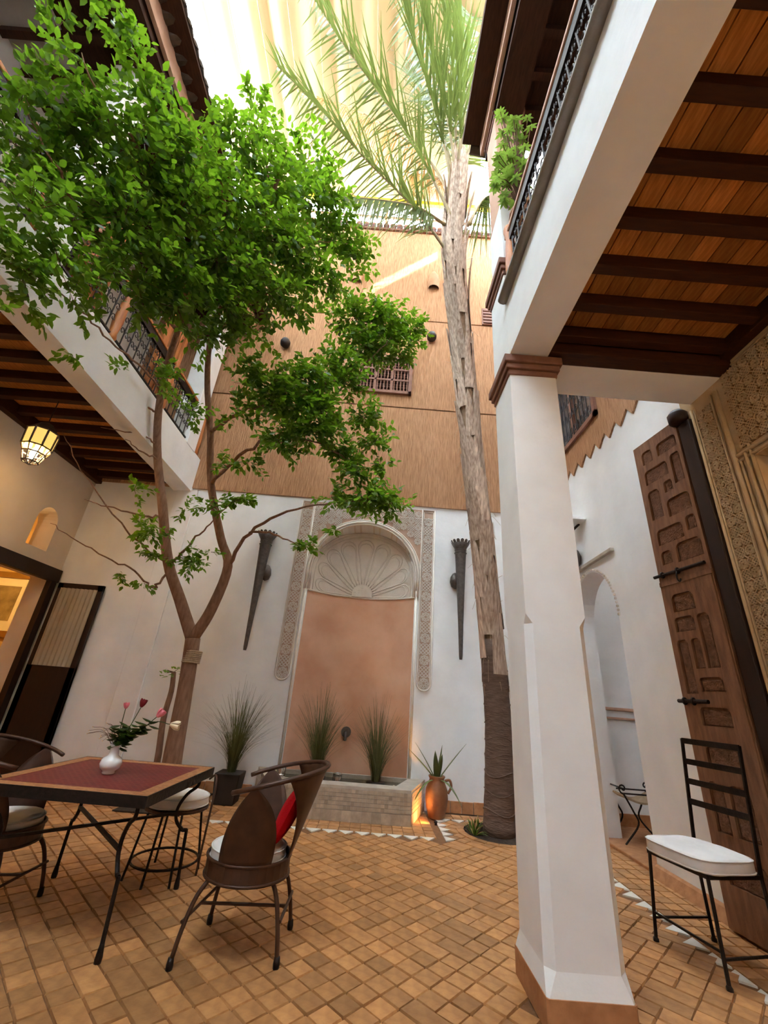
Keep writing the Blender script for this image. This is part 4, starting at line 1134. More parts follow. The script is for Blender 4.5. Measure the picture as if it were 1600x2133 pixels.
for d, L_, w, dr_ in (((-0.9, -0.5, 0.95), 0.62, 0.032, 0.1), ((-0.55, 0.2, 0.9), 0.55, 0.03, 0.1), ((-0.15, -0.5, 1.0), 0.40, 0.05, 0.0), ((0.15, -0.4, 1), 0.34, 0.05, 0.0), ((0.75, 0.1, 0.9), 0.62, 0.03, 0.05),
                      ((0.2, 0.25, 1), 0.42, 0.025, 0.0), ((0.5, -0.8, 0.25), 0.48, 0.028, 0.7), ((-0.7, -0.7, 0.2), 0.5, 0.025, 0.7)):
    m = MB(); blade(m, (ax + d[0] * 0.02, ay + d[1] * 0.02, 0.42), d, L_, w, dr_, tint=rnd.random()); m.build('leaf', 'agave_leaf', ag, smooth=True)

# ================================================================== FURNITURE
# ---- mosaic table
TZ = 0.757
tb = thing('mosaic_table', 'square iron table with red mosaic top', 'table', (-1.76, 3.46, 0), rz=math.radians(-1.5))
h = 0.525
m = MB(); m.box(-h + 0.085, -h + 0.085, TZ - 0.02, h - 0.085, h - 0.085, TZ); m.build('mosaic_field', 'mosaic', tb, local=True)
m = MB()
for a in ((-h, -h, h, -h + 0.085), (-h, h - 0.085, h, h), (-h, -h + 0.085, -h + 0.085, h - 0.085), (h - 0.085, -h + 0.085, h, h - 0.085)): m.box(a[0], a[1], TZ - 0.02, a[2], a[3], TZ + 0.001)
m.build('mosaic_border', 'mosaic_border', tb, local=True)
m = MB()
for a in ((-h - 0.006, -h - 0.006, h + 0.006, -h), (-h - 0.006, h, h + 0.006, h + 0.006), (-h - 0.006, -h, -h, h), (h, -h, h + 0.006, h)): m.box(a[0], a[1], TZ - 0.06, a[2], a[3], TZ + 0.002)
m.box(-h, -h, TZ - 0.055, h, h, TZ - 0.021)
m.build('edge_band', 'iron', tb, local=True)
def table_leg(sx, sy):
    c = h - 0.07
    base = [(c, TZ - 0.05), (c - 0.0, TZ - 0.12), (c - 0.05, TZ - 0.17), (c - 0.085, TZ - 0.25), (c - 0.08, TZ - 0.33), (c - 0.035, TZ - 0.40)]
    pts = smoothpath([(sx * r, sy * r, z) for r, z in base], 4)
    m = MB(); m.tube(pts, 0.0125, 6)
    m.tube([(sx * (c - 0.035), sy * (c - 0.035), TZ - 0.40), (sx * (c - 0.01), sy * (c - 0.01), TZ - 0.405)], 0.0125, 6)
    m.tube([(sx * (c - 0.012), sy * (c - 0.012), TZ - 0.40), (sx * (c + 0.0), sy * (c + 0.0), 0.05)], 0.0125, 6)
    lg = m.build('leg', 'iron', tb, local=True)
    m = MB(); m.lathe([(0.018, 0), (0.02, 0.02), (0.015, 0.06), (0.012, 0.08)], 8, (sx * c, sy * c, 0)); m.build('foot', 'iron', lg, local=True, smooth=True)
for sx in (-1, 1):
    for sy in (-1, 1): table_leg(sx, sy)
c = h - 0.15
for s_ in (-1, 1):
    m = MB(); m.bar((-c, -s_ * c, TZ - 0.30), (c, s_ * c, TZ - 0.295 + 0.008 * s_), 0.022, 0.016); m.build('brace', 'iron', tb, local=True)

# ---- tub chairs of brown sheet metal
def tub_chair(label, loc, rz):
    t = thing('metal_tub_chair', label, 'chair', loc, rz=rz, group='brown metal tub chairs')
    R = 0.25; SZ = 0.43
    def rail(ph):     # ph = 0 at the back (+x)
        s_ = (1 + math.cos(ph)) / 2
        r = 0.29 + 0.135 * s_ ** 1.3
        return Vector((r * math.cos(ph), 0.98 * r * math.sin(ph) * (1.0), 0.745 + 0.195 * s_))
    def rim(ph, z): return Vector((R * math.cos(ph), R * math.sin(ph), z))
    m = MB(); n = 32      # seat band
    vs = [rim(2 * PI * k / n, z) for z in (SZ - 0.07, SZ + 0.02) for k in range(n)]
    vs += [Vector((0.97 * p.x, 0.97 * p.y, p.z)) for p in vs]
    fs = []
    for k in range(n):
        j = (k + 1) % n
        fs += [(k, j, n + j, n + k), (2 * n + j, 2 * n + k, 3 * n + k, 3 * n + j), (n + k, n + j, 3 * n + j, 3 * n + k), (k, 2 * n + k, 2 * n + j, j)]
    m.add(vs, fs); m.build('seat_band', 'rust_iron', t, local=True, smooth=False)
    m = MB(); m.lathe([(0.24, SZ - 0.03), (0.245, SZ - 0.01)], 28); m.build('seat', 'rust_iron', t, local=True)
    m = MB()
    for zz in (SZ + 0.02, SZ - 0.07): m.tube([rim(2 * PI * k / 32, zz) * 1.0 for k in range(32)], 0.009, 6, closed=True)
    m.build('rim', 'rust_iron', t, local=True, smooth=True)
    m = MB(); m.tube([rail(math.radians(a)) for a in range(-112, 113, 8)], 0.014, 8); m.build('arm_rail', 'rust_iron', t, local=True, smooth=True)
    def sheet(name, ph0, wfun, top=1.0):
        m = MB(); vs = []; S_, K = 14, 8
        for q in range(S_ + 1):
            s_ = q / S_ * top; w = wfun(q / S_)
            for k in range(K + 1):
                ph = ph0 + w * (2 * k / K - 1)
                a, c_ = rim(ph, SZ + 0.015), rail(ph)
                vs.append(a.lerp(c_, s_))
        m.add(vs, [(q * (K + 1) + k, q * (K + 1) + k + 1, (q + 1) * (K + 1) + k + 1, (q + 1) * (K + 1) + k) for q in range(S_) for k in range(K)])
        o = m.build(name, 'rust_iron', t, local=True, smooth=True)
        sm = o.modifiers.new('thick', 'SOLIDIFY'); sm.thickness = 0.005; sm.offset = 0
    sheet('back_panel', 0.0, lambda s_: math.radians(20 + 38 * s_ ** 1.3))
    for sg in (-1, 1):
        sheet('side_panel', sg * math.radians(88), lambda s_: math.radians(36) * max(0.02, (1 - s_ ** 1.9)) ** 0.85)
    feet = [(-0.27, -0.20), (0.24, -0.16), (0.27, 0.22), (-0.20, 0.24)]
    for fx, fy in feet:
        s_ = 0.62
        m = MB(); m.tube(smoothpath([(fx * s_, fy * s_, SZ - 0.05), (fx * 0.86, fy * 0.86, SZ - 0.14), (fx * 1.0, fy * 1.0, SZ - 0.27), (fx * 1.08, fy * 1.08, 0.03)], 4), 0.0125, 8)
        lg = m.build('leg', 'rust_iron', t, local=True, smooth=True)
        m = MB(); m.lathe([(0.017, 0), (0.019, 0.02), (0.015, 0.05)], 8, (fx * 1.08, fy * 1.08, 0)); m.build('foot', 'iron', lg, local=True, smooth=True)
    mid = lambda a, z: Vector((a[0] * 1.03, a[1] * 1.03, z))
    for a, c_ in ((0, 3), (1, 2)):
        m = MB(); m.tube([mid(feet[a], 0.19), mid(feet[c_], 0.19)], 0.009, 6); m.build('stretcher', 'rust_iron', t, local=True)
    p0 = (mid(feet[0], 0.19) + mid(feet[3], 0.19)) / 2; p1 = (mid(feet[1], 0.19) + mid(feet[2], 0.19)) / 2
    m = MB(); m.bar(p0, p1, 0.022, 0.01); m.build('stretcher', 'rust_iron', t, local=True)
    return t
def seat_cushion(label, loc, r, z, hgt=0.07, group='white seat cushions', square=None, rz=0.0):
    t = thing('seat_cushion', label, 'cushion', (loc[0], loc[1], z), rz=rz, group=group)
    m = MB(); n = 40; prof = [(0.90, 0.0), (0.985, 0.006), (1.0, 0.02), (0.995, hgt - 0.02), (0.98, hgt - 0.006), (0.90, hgt), (0.6, hgt + 0.008), (0.25, hgt + 0.012), (0.02, hgt + 0.012)]
    vs = []
    for pr, pz in prof:
        for k in range(n):
            a = 2 * PI * k / n
            if square:
                cc, ss = math.cos(a), math.sin(a); e = 4.5
                rr = 1 / (abs(cc) ** e + abs(ss) ** e) ** (1 / e)
                x, y = square[0] * pr * rr * cc, square[1] * pr * rr * ss
            else: x, y = r * pr * math.cos(a), r * pr * math.sin(a)
            vs.append((x, y, pz + (0.004 * math.sin(5 * a + pr * 9) if 0.1 < pr else 0)))
    m.add(vs, [(i * n + k, i * n + (k + 1) % n, (i + 1) * n + (k + 1) % n, (i + 1) * n + k) for i in range(len(prof) - 1) for k in range(n)] + [tuple(range(n - 1, -1, -1)), tuple((len(prof) - 1) * n + k for k in range(n))])
    m.build('cover', 'cushion', t, local=True, smooth=True)
    m = MB()
    for zz, kk in ((0.012, 1.0), (hgt - 0.010, 1.0)):
        ring = [Vector(vs[(2 if zz < 0.02 else 3) * n + k]) for k in range(n)]
        m.tube([Vector((p.x * 1.004, p.y * 1.004, zz)) for p in ring], 0.005, 5, closed=True)
    m.build('piping', 'cushion', t, local=True, smooth=True)
    return t
def pillow(label, loc, rx, ry, rz, s_=0.19):
    n = 12; m = MB(); vs = []
    for sg in (1, -1):
        for i in range(n + 1):
            for j in range(n + 1):
                u, v = 2 * i / n - 1, 2 * j / n - 1
                e = max(0, (1 - u * u) * (1 - v * v)) ** 0.45
                vs.append((s_ * u * (0.9 + 0.1 * abs(u * v)), sg * 0.055 * e, s_ * v * (0.9 + 0.1 * abs(u * v))))
    N1 = (n + 1) ** 2
    fs = [(i * (n + 1) + j, (i + 1) * (n + 1) + j, (i + 1) * (n + 1) + j + 1, i * (n + 1) + j + 1) for i in range(n) for j in range(n)]
    fs += [tuple(N1 + q for q in reversed(f)) for f in list(fs)]
    m.add(vs, fs)
    o = m.build('throw_pillow', 'red_fabric', smooth=True, label=label, cat='pillow', group='red pillows')
    o.location = loc; o.rotation_euler = (rx, ry, rz)
    return o
tub_chair('brown metal tub chair standing right of the red mosaic table', (-0.66, 3.22, 0), math.radians(4))
seat_cushion('round white cushion on the tub chair right of the table', (-0.67, 3.22), 0.225, 0.43)
pillow('red pillow leaning in the tub chair right of the table', (-0.455, 3.23, 0.665), math.radians(24), math.radians(0), math.radians(92), 0.165)
tub_chair('brown metal tub chair at the left end of the table, cut by frame', (-2.35, 3.38, 0), math.radians(190))
seat_cushion('round white cushion on the tub chair left of the table', (-2.34, 3.38), 0.225, 0.43)
pillow('red pillow leaning in the tub chair left of the table', (-2.54, 3.35, 0.675), math.radians(22), 0, math.radians(-76), 0.175)

# ---- iron chair with round seat behind the table
ic = thing('iron_stool', 'thin iron stool chair with foot ring behind the mosaic table', 'stool', (-1.50, 4.12, 0))
m = MB(); m.tube([(0.235 * math.cos(PI * k / 16), 0.235 * math.sin(PI * k / 16), 0.445) for k in range(32)], 0.013, 6, closed=True); m.lathe([(0.23, 0.445), (0.23, 0.455)], 24); m.build('seat', 'rust_iron', ic, local=True)
m = MB(); m.tube([(0.245 * math.cos(PI * k / 16), 0.245 * math.sin(PI * k / 16), 0.10) for k in range(32)], 0.009, 6, closed=True); m.build('foot_ring', 'iron', ic, local=True)
for k, a in enumerate((35, 125, 215, 265, 305)):
    a = math.radians(a); m = MB(); m.tube([(0.20 * math.cos(a), 0.20 * math.sin(a), 0.44), (0.275 * math.cos(a), 0.275 * math.sin(a), 0.0)], 0.0095, 6); m.build('leg', 'iron', ic, local=True)
m = MB(); m.tube(smoothpath([(0.255, 0.03, 0.0), (0.262, 0.04, 0.30), (0.268, 0.05, 0.58), (0.235, 0.10, 0.66), (0.17, 0.16, 0.62)], 5), 0.009, 6); m.build('arm_post', 'rust_iron', ic, local=True)
seat_cushion('round white cushion on the iron stool behind the table', (-1.50, 4.12), 0.235, 0.458, 0.075)

# ---- ladder-back iron chair by the door
lc = thing('iron_side_chair', 'black iron ladder-back chair standing by the carved door', 'chair', (2.355, 3.485, 0), rz=math.radians(11))
sx, sy = 0.205, 0.235
for (x, y, nm) in ((-sx, -sy, 0), (-sx, sy, 0), (sx, sy, 1), (sx, -sy, 1)):
    m = MB()
    if nm == 0: m.tube([(x * 0.97, y * 0.97, 0.50), (x * 1.1, y * 1.1, 0.0)], 0.0115, 6)
    else: m.tube([(x + 0.02, y, 0.0), (x, y, 0.50)], 0.0115, 6)
    lg = m.build('leg', 'iron', lc, local=True)
    m = MB(); m.lathe([(0.018, 0), (0.018, 0.015), (0.012, 0.025)], 8, (x * 1.1 if nm == 0 else x + 0.02, y * 1.1 if nm == 0 else y, 0)); m.build('foot', 'iron', lg, local=True)
m = MB()
for a, c_ in (((-sx, -sy), (sx, -sy)), ((sx, -sy), (sx, sy)), ((sx, sy), (-sx, sy)), ((-sx, sy), (-sx, -sy))): m.bar((a[0], a[1], 0.505), (c_[0], c_[1], 0.505), 0.018, 0.022)
m.build('seat_frame', 'iron', lc, local=True)
m = MB(); m.box(-sx, -sy, 0.505, sx, sy, 0.512); m.build('seat', 'iron', lc, local=True)
for y in (-sy, sy):
    m = MB(); m.bar((sx, y, 0.50), (sx + 0.075, y, 1.25), 0.024, 0.012, up=(0, 1, 0)); m.build('back_post', 'iron', lc, local=True)
for z in (1.235, 1.09, 0.955, 0.82):
    xx = sx + 0.1 * (z - 0.5); m = MB(); m.box(xx - 0.005, -sy, z - 0.02, xx + 0.005, sy, z + 0.02); m.build('back_slat', 'iron', lc, local=True)
m = MB(); m.bar((-sx * 1.06, -sy * 1.08, 0.16), (-sx * 1.06, sy * 1.08, 0.16), 0.012, 0.012); m.build('stretcher', 'iron', lc, local=True)
m = MB(); m.bar((-sx * 1.06, sy * 1.06, 0.13), (sx, sy, 0.13), 0.012, 0.012); m.build('stretcher', 'iron', lc, local=True)
m = MB(); m.bar((-sx * 1.06, -sy * 1.06, 0.13), (sx, -sy, 0.13), 0.012, 0.012); m.build('stretcher', 'iron', lc, local=True)
seat_cushion('square white piped cushion on the iron ladder-back chair', (2.34, 3.482), 0.2, 0.513, 0.085, square=(0.235, 0.262), rz=math.radians(11))

# ---- scroll stool in the side room
ss = thing('scroll_stool', 'small iron scroll stool with rush seat seen through the side arch', 'stool', (3.36, 5.95, 0.03))
for sgx in (-1, 1):
    for sgy in (-1, 1):
        bx = 0.24 * sgx; by = 0.17 * sgy
        m = MB(); m.tube(smoothpath([(bx + 0.05 * sgx, by, 0), (bx * 0.45, by, 0.2), (bx * 0.62, by, 0.33), (bx, by, 0.50)], 5), 0.011, 6); m.build('leg', 'iron', ss, local=True)
        m = MB(); m.tube([(bx + sgx * (0.0 + 0.055 * (1 - q / 14) * math.sin(q * 0.6)), by, 0.55 - 0.055 * (1 - q / 14) * math.cos(q * 0.6)) for q in range(14)], 0.01, 6); m.build('scroll', 'iron', ss, local=True)
for sgx in (-1, 1):
    m = MB(); m.tube([(0.24 * sgx, -0.17, 0.55), (0.24 * sgx, 0.17, 0.55)], 0.009, 6); m.build('rail', 'iron', ss, local=True)
for sgy in (-1, 1):
    m = MB(); m.tube([(-0.24, 0.17 * sgy, 0.50), (0.24, 0.17 * sgy, 0.50)], 0.009, 6); m.build('rail', 'iron', ss, local=True)
m = MB(); NQ = 12; vs = []
for i in range(NQ + 1):
    x = -0.23 + 0.46 * i / NQ
    for y in (-0.165, 0.165): vs.append((x, y, 0.47 - 0.07 * (1 - (2 * i / NQ - 1) ** 2)))
m.add(vs, [(2 * i, 2 * i + 1, 2 * i + 3, 2 * i + 2) for i in range(NQ)]); so = m.build('rush_seat', 'rope', ss, local=True)
sm = so.modifiers.new('thick', 'SOLIDIFY'); sm.thickness = 0.02

# ---- lantern(s)
def lantern(label, x, y, z, ceil, energy):
    t = thing('hanging_lantern', label, 'lantern', (x, y, z), group='gallery lanterns')
    n = 8
    def ringp(r, zz): return [(x + r * math.cos(2 * PI * k / n + 0.2), y + r * math.sin(2 * PI * k / n + 0.2), z + zz) for k in range(n)]
    for k in range(n):
        a, c_ = ringp(0.155, 0.02), ringp(0.165, 0.24); j = (k + 1) % n
        m = MB(); lr = lambda p, q, s_: tuple(Vector(p).lerp(Vector(q), s_))
        m.add([lr(a[k], a[j], 0.1), lr(a[k], a[j], 0.9), lr(c_[k], c_[j], 0.9), lr(c_[k], c_[j], 0.1)], [(0, 1, 2, 3)]); m.build('pane', 'lit_glass', t)
        m = MB(); m.tube([a[k], c_[k]], 0.012, 6); m.build('rib', 'bronze', t)
    for r, zz in ((0.158, 0.02), (0.168, 0.24), (0.12, -0.06), (0.085, -0.17)):
        m = MB(); m.tube(ringp(r, zz), 0.010, 6, closed=True); m.build('hoop', 'bronze', t)
    for k in range(n):
        m = MB(); m.tube([ringp(0.155, 0.02)[k], ringp(0.12, -0.06)[k], ringp(0.085, -0.17)[k], (x, y, z - 0.21)], 0.007, 5); m.build('cage_wire', 'bronze', t)
    m = MB(); m.add(ringp(0.168, 0.24) + ringp(0.07, 0.36) + [(x, y, z + 0.40)], [(k, (k + 1) % n, n + (k + 1) % n, n + k) for k in range(n)] + [(n + k, n + (k + 1) % n, 2 * n) for k in range(n)]); m.build('hood', 'bronze', t)
    m = MB(); m.tube([(x, y, z + 0.38), (x, y, ceil)], 0.006, 5); m.build('chain', 'iron', t)
    m = MB(); m.lathe([(0.012, -0.12), (0.032, -0.10), (0.04, -0.06), (0.03, -0.02), (0.014, 0.03)], 12, (x, y, z)); m.build('bulb', 'bulb', t, smooth=True)
    lamp('lantern_light', (x, y, z - 0.02), energy, (1.0, 0.62, 0.28), 0.06, t)
    return t
lantern('lit brass lantern hanging under the left gallery', -4.3, 4.44, 3.82, 4.67, 34)
lantern('lit brass lantern hanging under the right gallery near the camera', 2.5, 0.9, 3.85, 4.42, 42)

# ---- vase with roses
vx, vy = -1.77, 3.42
t = thing('flower_vase', 'white ceramic vase with round belly on the red table', 'vase', (vx, vy, TZ))
m = MB(); m.lathe([(0.036, 0), (0.041, 0.008), (0.038, 0.018), (0.062, 0.035), (0.071, 0.062), (0.062, 0.092), (0.034, 0.112), (0.029, 0.135), (0.030, 0.165), (0.040, 0.182), (0.037, 0.182), (0.026, 0.16)], 28, (vx, vy, TZ + 0.002)); m.build('body', 'ceramic', t, smooth=True)
def rleaf(m, base, d, L_, w, tint):
    d = Vector(d).normalized(); s_ = d.cross(Vector((0.2, 0.1, 1))).normalized(); n_ = s_.cross(d)
    b_ = Vector(base)
    pr = [(0, 0), (0.3, 0.8), (0.55, 1.0), (0.8, 0.6), (1, 0)]
    vs = [];
    for q, ww in pr: vs += [b_ + d * L_ * q - s_ * w * ww, b_ + d * L_ * q + n_ * (-0.012 * ww), b_ + d * L_ * q + s_ * w * ww]
    m.add(vs, [(3 * i + k, 3 * i + k + 1, 3 * i + 4 + k, 3 * i + 3 + k) for i in range(4) for k in range(2)], tint)
def rose(label, tip, petal, bend, size=0.026):
    t = thing('rose', label, 'flower', (vx, vy, TZ + 0.17), group='roses in the vase')
    base = Vector((vx, vy, TZ + 0.12)); tip = Vector(tip)
    md = base.lerp(tip, 0.55) + Vector(bend)
    st = smoothpath([base, base + Vector((0, 0, 0.06)) + (tip - base) * 0.1, md, tip], 5)
    m = MB(); m.tube(st, 0.003, 5); m.build('stem', 'rose_leaf', t, smooth=True)
    d = (st[-1] - st[-3]).normalized()
    q_ = d.to_track_quat('Z', 'Y').to_matrix()
    for k in range(7):
        m = MB(); a = k * 2.4; r = size * (0.5 + 0.08 * k); vs = []
        for i in range(5):
            for j in range(5):
                u, v = i / 4, (j / 4 - 0.5) * 2
                aa = a + v * 0.75 * (1 - 0.25 * u); rr = r * (0.35 + 0.75 * math.sin(u * 1.9)) * (1 - 0.12 * v * v)
                vs.append(tip + q_ @ Vector((rr * math.cos(aa), rr * math.sin(aa), size * 1.9 * u * (1 - 0.12 * v * v))))
        m.add(vs, [(i * 5 + j, i * 5 + j + 1, (i + 1) * 5 + j + 1, (i + 1) * 5 + j) for i in range(4) for j in range(4)]); m.build('petal', petal, t, smooth=True)
    for k in range(20):
        s_ = 0.26 + 0.5 * (k / 20); p = st[int(s_ * (len(st) - 1))]; a = rnd.random() * 6.3
        m = MB(); rleaf(m, p, (math.cos(a), math.sin(a), rnd.uniform(-0.5, 0.5)), rnd.uniform(0.07, 0.10), rnd.uniform(0.022, 0.034), rnd.random()); m.build('leaf', 'rose_leaf', t)
rose('pink rosebud on left side of the white vase', (vx - 0.02, vy + 0.02, TZ + 0.41), 'pink_petal', (0, 0, 0), 0.022)
rose('dark red rose, tallest in the white vase', (vx + 0.07, vy + 0.06, TZ + 0.425), 'red_petal', (0, 0, 0), 0.030)
rose('pink rose leaning to right in the white vase', (vx + 0.21, vy + 0.05, TZ + 0.37), 'pink_petal', (0.02, 0, 0.03), 0.032)
rose('cream rose drooping far to right of the vase', (vx + 0.33, vy + 0.03, TZ + 0.33), 'cream_petal', (0.03, 0, 0.10), 0.036)
t = thing('gypsophila_sprig', 'dry sprig with tiny white flowers leaning left from the vase', 'flower', (vx, vy, TZ + 0.17))
m = MB(); fl = MB()
for k in range(14):
    a = rnd.uniform(2.2, 4.2); L_ = rnd.uniform(0.10, 0.26); zz = rnd.uniform(0.03, 0.17)
    tip = Vector((vx + L_ * math.cos(a), vy + L_ * math.sin(a) * 0.5, TZ + 0.15 + zz))
    m.tube(smoothpath([(vx, vy, TZ + 0.14), Vector((vx, vy, TZ + 0.16)).lerp(tip, 0.5) + Vector((0, 0, 0.05)), tip], 4), 0.0012, 4)
    fl.lathe([(0.001, -0.004), (0.005, 0), (0.001, 0.004)], 6, tip)
m.build('stems', 'twig', t, kind='stuff'); fl.build('florets', 'cream_petal', t, kind='stuff')

# ---- floor spotlight hidden in the palm bed
t = thing('garden_spotlight', 'tiny floor spotlight beside the right face of the fountain', 'spotlight', (0.93, 6.10, 0))
m = MB(); m.tube([(0.93, 6.10, 0.0), (0.93, 6.10, 0.02)], 0.016, 8); m.build('stake', 'iron', t)
m = MB(); m.tube([(0.945, 6.10, 0.022), (0.915, 6.11, 0.035)], [0.016, 0.018], 10); m.build('housing', 'iron', t)
lamp('garden_light', (0.905, 6.115, 0.042), 9, (1.0, 0.5, 0.16), 0.015, t, spot=math.radians(120), aim=(0.70, 6.22, 0.16))
# ================================================================== PLANTS
BLOBS = [(-2.909, 1.55, 6.067, 0.173, 0.5), (-2.612, 1.6, 6.474, 0.225, 0.6), (-2.693, 1.65, 5.831, 0.211, 0.7), (-2.365, 1.75, 6.096, 0.244, 0.8), (-3.031, 1.7, 5.451, 0.223, 0.6), (-2.837, 1.8, 5.444, 0.267, 0.9), (-2.518, 1.85, 5.542, 0.293, 1), (-2.299, 2.0, 6.023, 0.258, 1), (-3.128, 1.9, 5.139, 0.227, 0.7), (-2.922, 2.0, 5.109, 0.309, 1), (-2.656, 2.1, 5.281, 0.345, 1.1), (-2.354, 2.2, 5.6, 0.345, 1.1), (-2.089, 2.3, 5.922, 0.343, 1.1), (-2.209, 2.2, 6.182, 0.206, 0.7), (-1.943, 2.5, 6.632, 0.332, 1.1), (-1.9, 2.6, 7.576, 0.238, 0.6), (-1.63, 2.7, 7.219, 0.28, 0.8), (-2.819, 2.0, 4.497, 0.269, 0.8), (-2.717, 2.2, 4.729, 0.332, 0.8), (-2.428, 2.3, 4.999, 0.372, 1.1), (-2.18, 2.5, 5.443, 0.433, 1.2), (-1.911, 2.7, 5.986, 0.452, 1.2), (-1.572, 2.9, 6.662, 0.444, 1.2), (-1.303, 3.0, 7.392, 0.33, 0.9), (-1.136, 3.2, 6.884, 0.448, 1.1), (-0.839, 3.5, 6.74, 0.374, 1), (-0.62, 3.7, 6.681, 0.244, 0.8), (-2.779, 2.1, 4.055, 0.278, 0.9), (-2.673, 2.3, 4.239, 0.321, 0.7), (-2.489, 2.5, 4.596, 0.333, 0.8), (-2.252, 2.7, 4.903, 0.406, 1.2), (-1.932, 2.9, 5.366, 0.445, 1.3), (-1.555, 3.1, 6.03, 0.492, 1.3), (-1.211, 3.4, 6.002, 0.404, 1.1), (-0.946, 3.6, 6.045, 0.24, 0.8), (-1.488, 3.3, 5.43, 0.378, 1.1), (-1.855, 3.2, 5.041, 0.358, 1.2), (-2.206, 3.0, 4.761, 0.334, 1.0), (-1.217, 3.6, 5.472, 0.218, 0.8), (-2.361, 2.8, 4.504, 0.2, 0.6), (-1.625, 3.5, 5.046, 0.245, 0.8), (-2.077, 3.4, 4.817, 0.261, 0.8), (-2.804, 2.2, 3.733, 0.155, 0.5), (-2.818, 2.3, 3.954, 0.182, 0.5), (-0.667, 4.3, 6.303, 0.33, 1.65), (-0.214, 4.4, 6.275, 0.362, 1.8), (0.177, 4.5, 6.332, 0.27, 1.35), (-0.457, 4.4, 5.877, 0.339, 1.65), (0.025, 4.5, 5.893, 0.248, 1.05), (-0.8, 4.3, 5.394, 0.29, 1.5), (-1.093, 4.1, 4.939, 0.331, 1.65), (-0.636, 4.3, 5.083, 0.265, 1.35), (-1.502, 4.0, 4.661, 0.318, 1.35), (-1.257, 4.1, 4.477, 0.319, 1.65), (-0.866, 4.2, 4.52, 0.297, 1.65), (-1.0, 4.2, 4.223, 0.29, 1.65), (-1.288, 4.1, 3.992, 0.251, 1.2), (-0.344, 4.4, 4.648, 0.236, 1.35), (-0.195, 4.5, 4.36, 0.222, 1.2), (-0.653, 4.4, 4.109, 0.25, 1.35), (-0.395, 4.5, 3.882, 0.238, 1.35), (-0.042, 4.6, 4.005, 0.159, 0.9), (-0.248, 4.6, 3.579, 0.272, 1.95), (0.051, 4.6, 3.54, 0.201, 1.5), (-0.649, 4.5, 3.528, 0.174, 1.05), (-1.73, 3.9, 4.77, 0.241, 1.05), (-1.824, 4.0, 4.274, 0.213, 0.75), (-2.025, 4.4, 3.845, 0.187, 0.45), (-1.604, 4.2, 3.764, 0.19, 0.6), (-0.86, 4.6, 2.903, 0.134, 1.35), (-0.552, 4.6, 3.14, 0.091, 0.75), (-2.967, 5.0, 3.089, 0.208, 1.2), (-2.856, 5.2, 2.81, 0.161, 0.8), (-2.469, 5.3, 2.841, 0.227, 0.9), (-2.348, 5.2, 3.536, 0.196, 0.8), (-3.205, 5.1, 2.531, 0.083, 0.3), (-2.934, 5.2, 2.457, 0.06, 0.2), (-2.649, 5.1, 3.465, 0.128, 0.4), (-3.193, 4.8, 3.551, 0.171, 0.6), (-1.916, 5.0, 3.623, 0.216, 0.9), (-2.244, 5.3, 2.959, 0.115, 0.3), (-2.607, 4.5, 4.58, 0.226, 0.7), (-3.004, 3.6, 4.434, 0.126, 0.3), (-2.784, 4.0, 4.679, 0.232, 0.9), (-2.989, 3.0, 4.051, 0.08, 0.2), (-2.873, 2.8, 4.324, 0.087, 0.2)]
TRUNK = [(-2.24, 5.85, 0.0), (-2.308, 5.85, 0.46), (-2.335, 5.82, 1.034), (-2.361, 5.8, 1.482), (-2.399, 5.78, 1.897)]
STEMS = [[(-2.391, 5.78, 1.867), (-2.667, 5.7, 2.37), (-2.926, 5.6, 2.862), (-3.166, 5.45, 3.652), (-3.336, 5.25, 4.313), (-3.373, 5.0, 4.887), (-3.287, 4.7, 5.427), (-3.037, 4.3, 5.767), (-2.72, 3.8, 5.838), (-2.547, 3.2, 5.893), (-2.442, 2.5, 5.713), (-2.424, 2.0, 5.609)], [(-2.399, 5.78, 1.897), (-2.219, 5.7, 2.276), (-2.093, 5.6, 2.861), (-2.247, 5.5, 3.237), (-2.483, 5.3, 3.945), (-2.557, 5.0, 4.631), (-2.637, 4.7, 5.23), (-2.503, 4.2, 5.627), (-2.103, 3.6, 5.826), (-1.695, 3.1, 6.184), (-1.496, 2.8, 6.667)]]
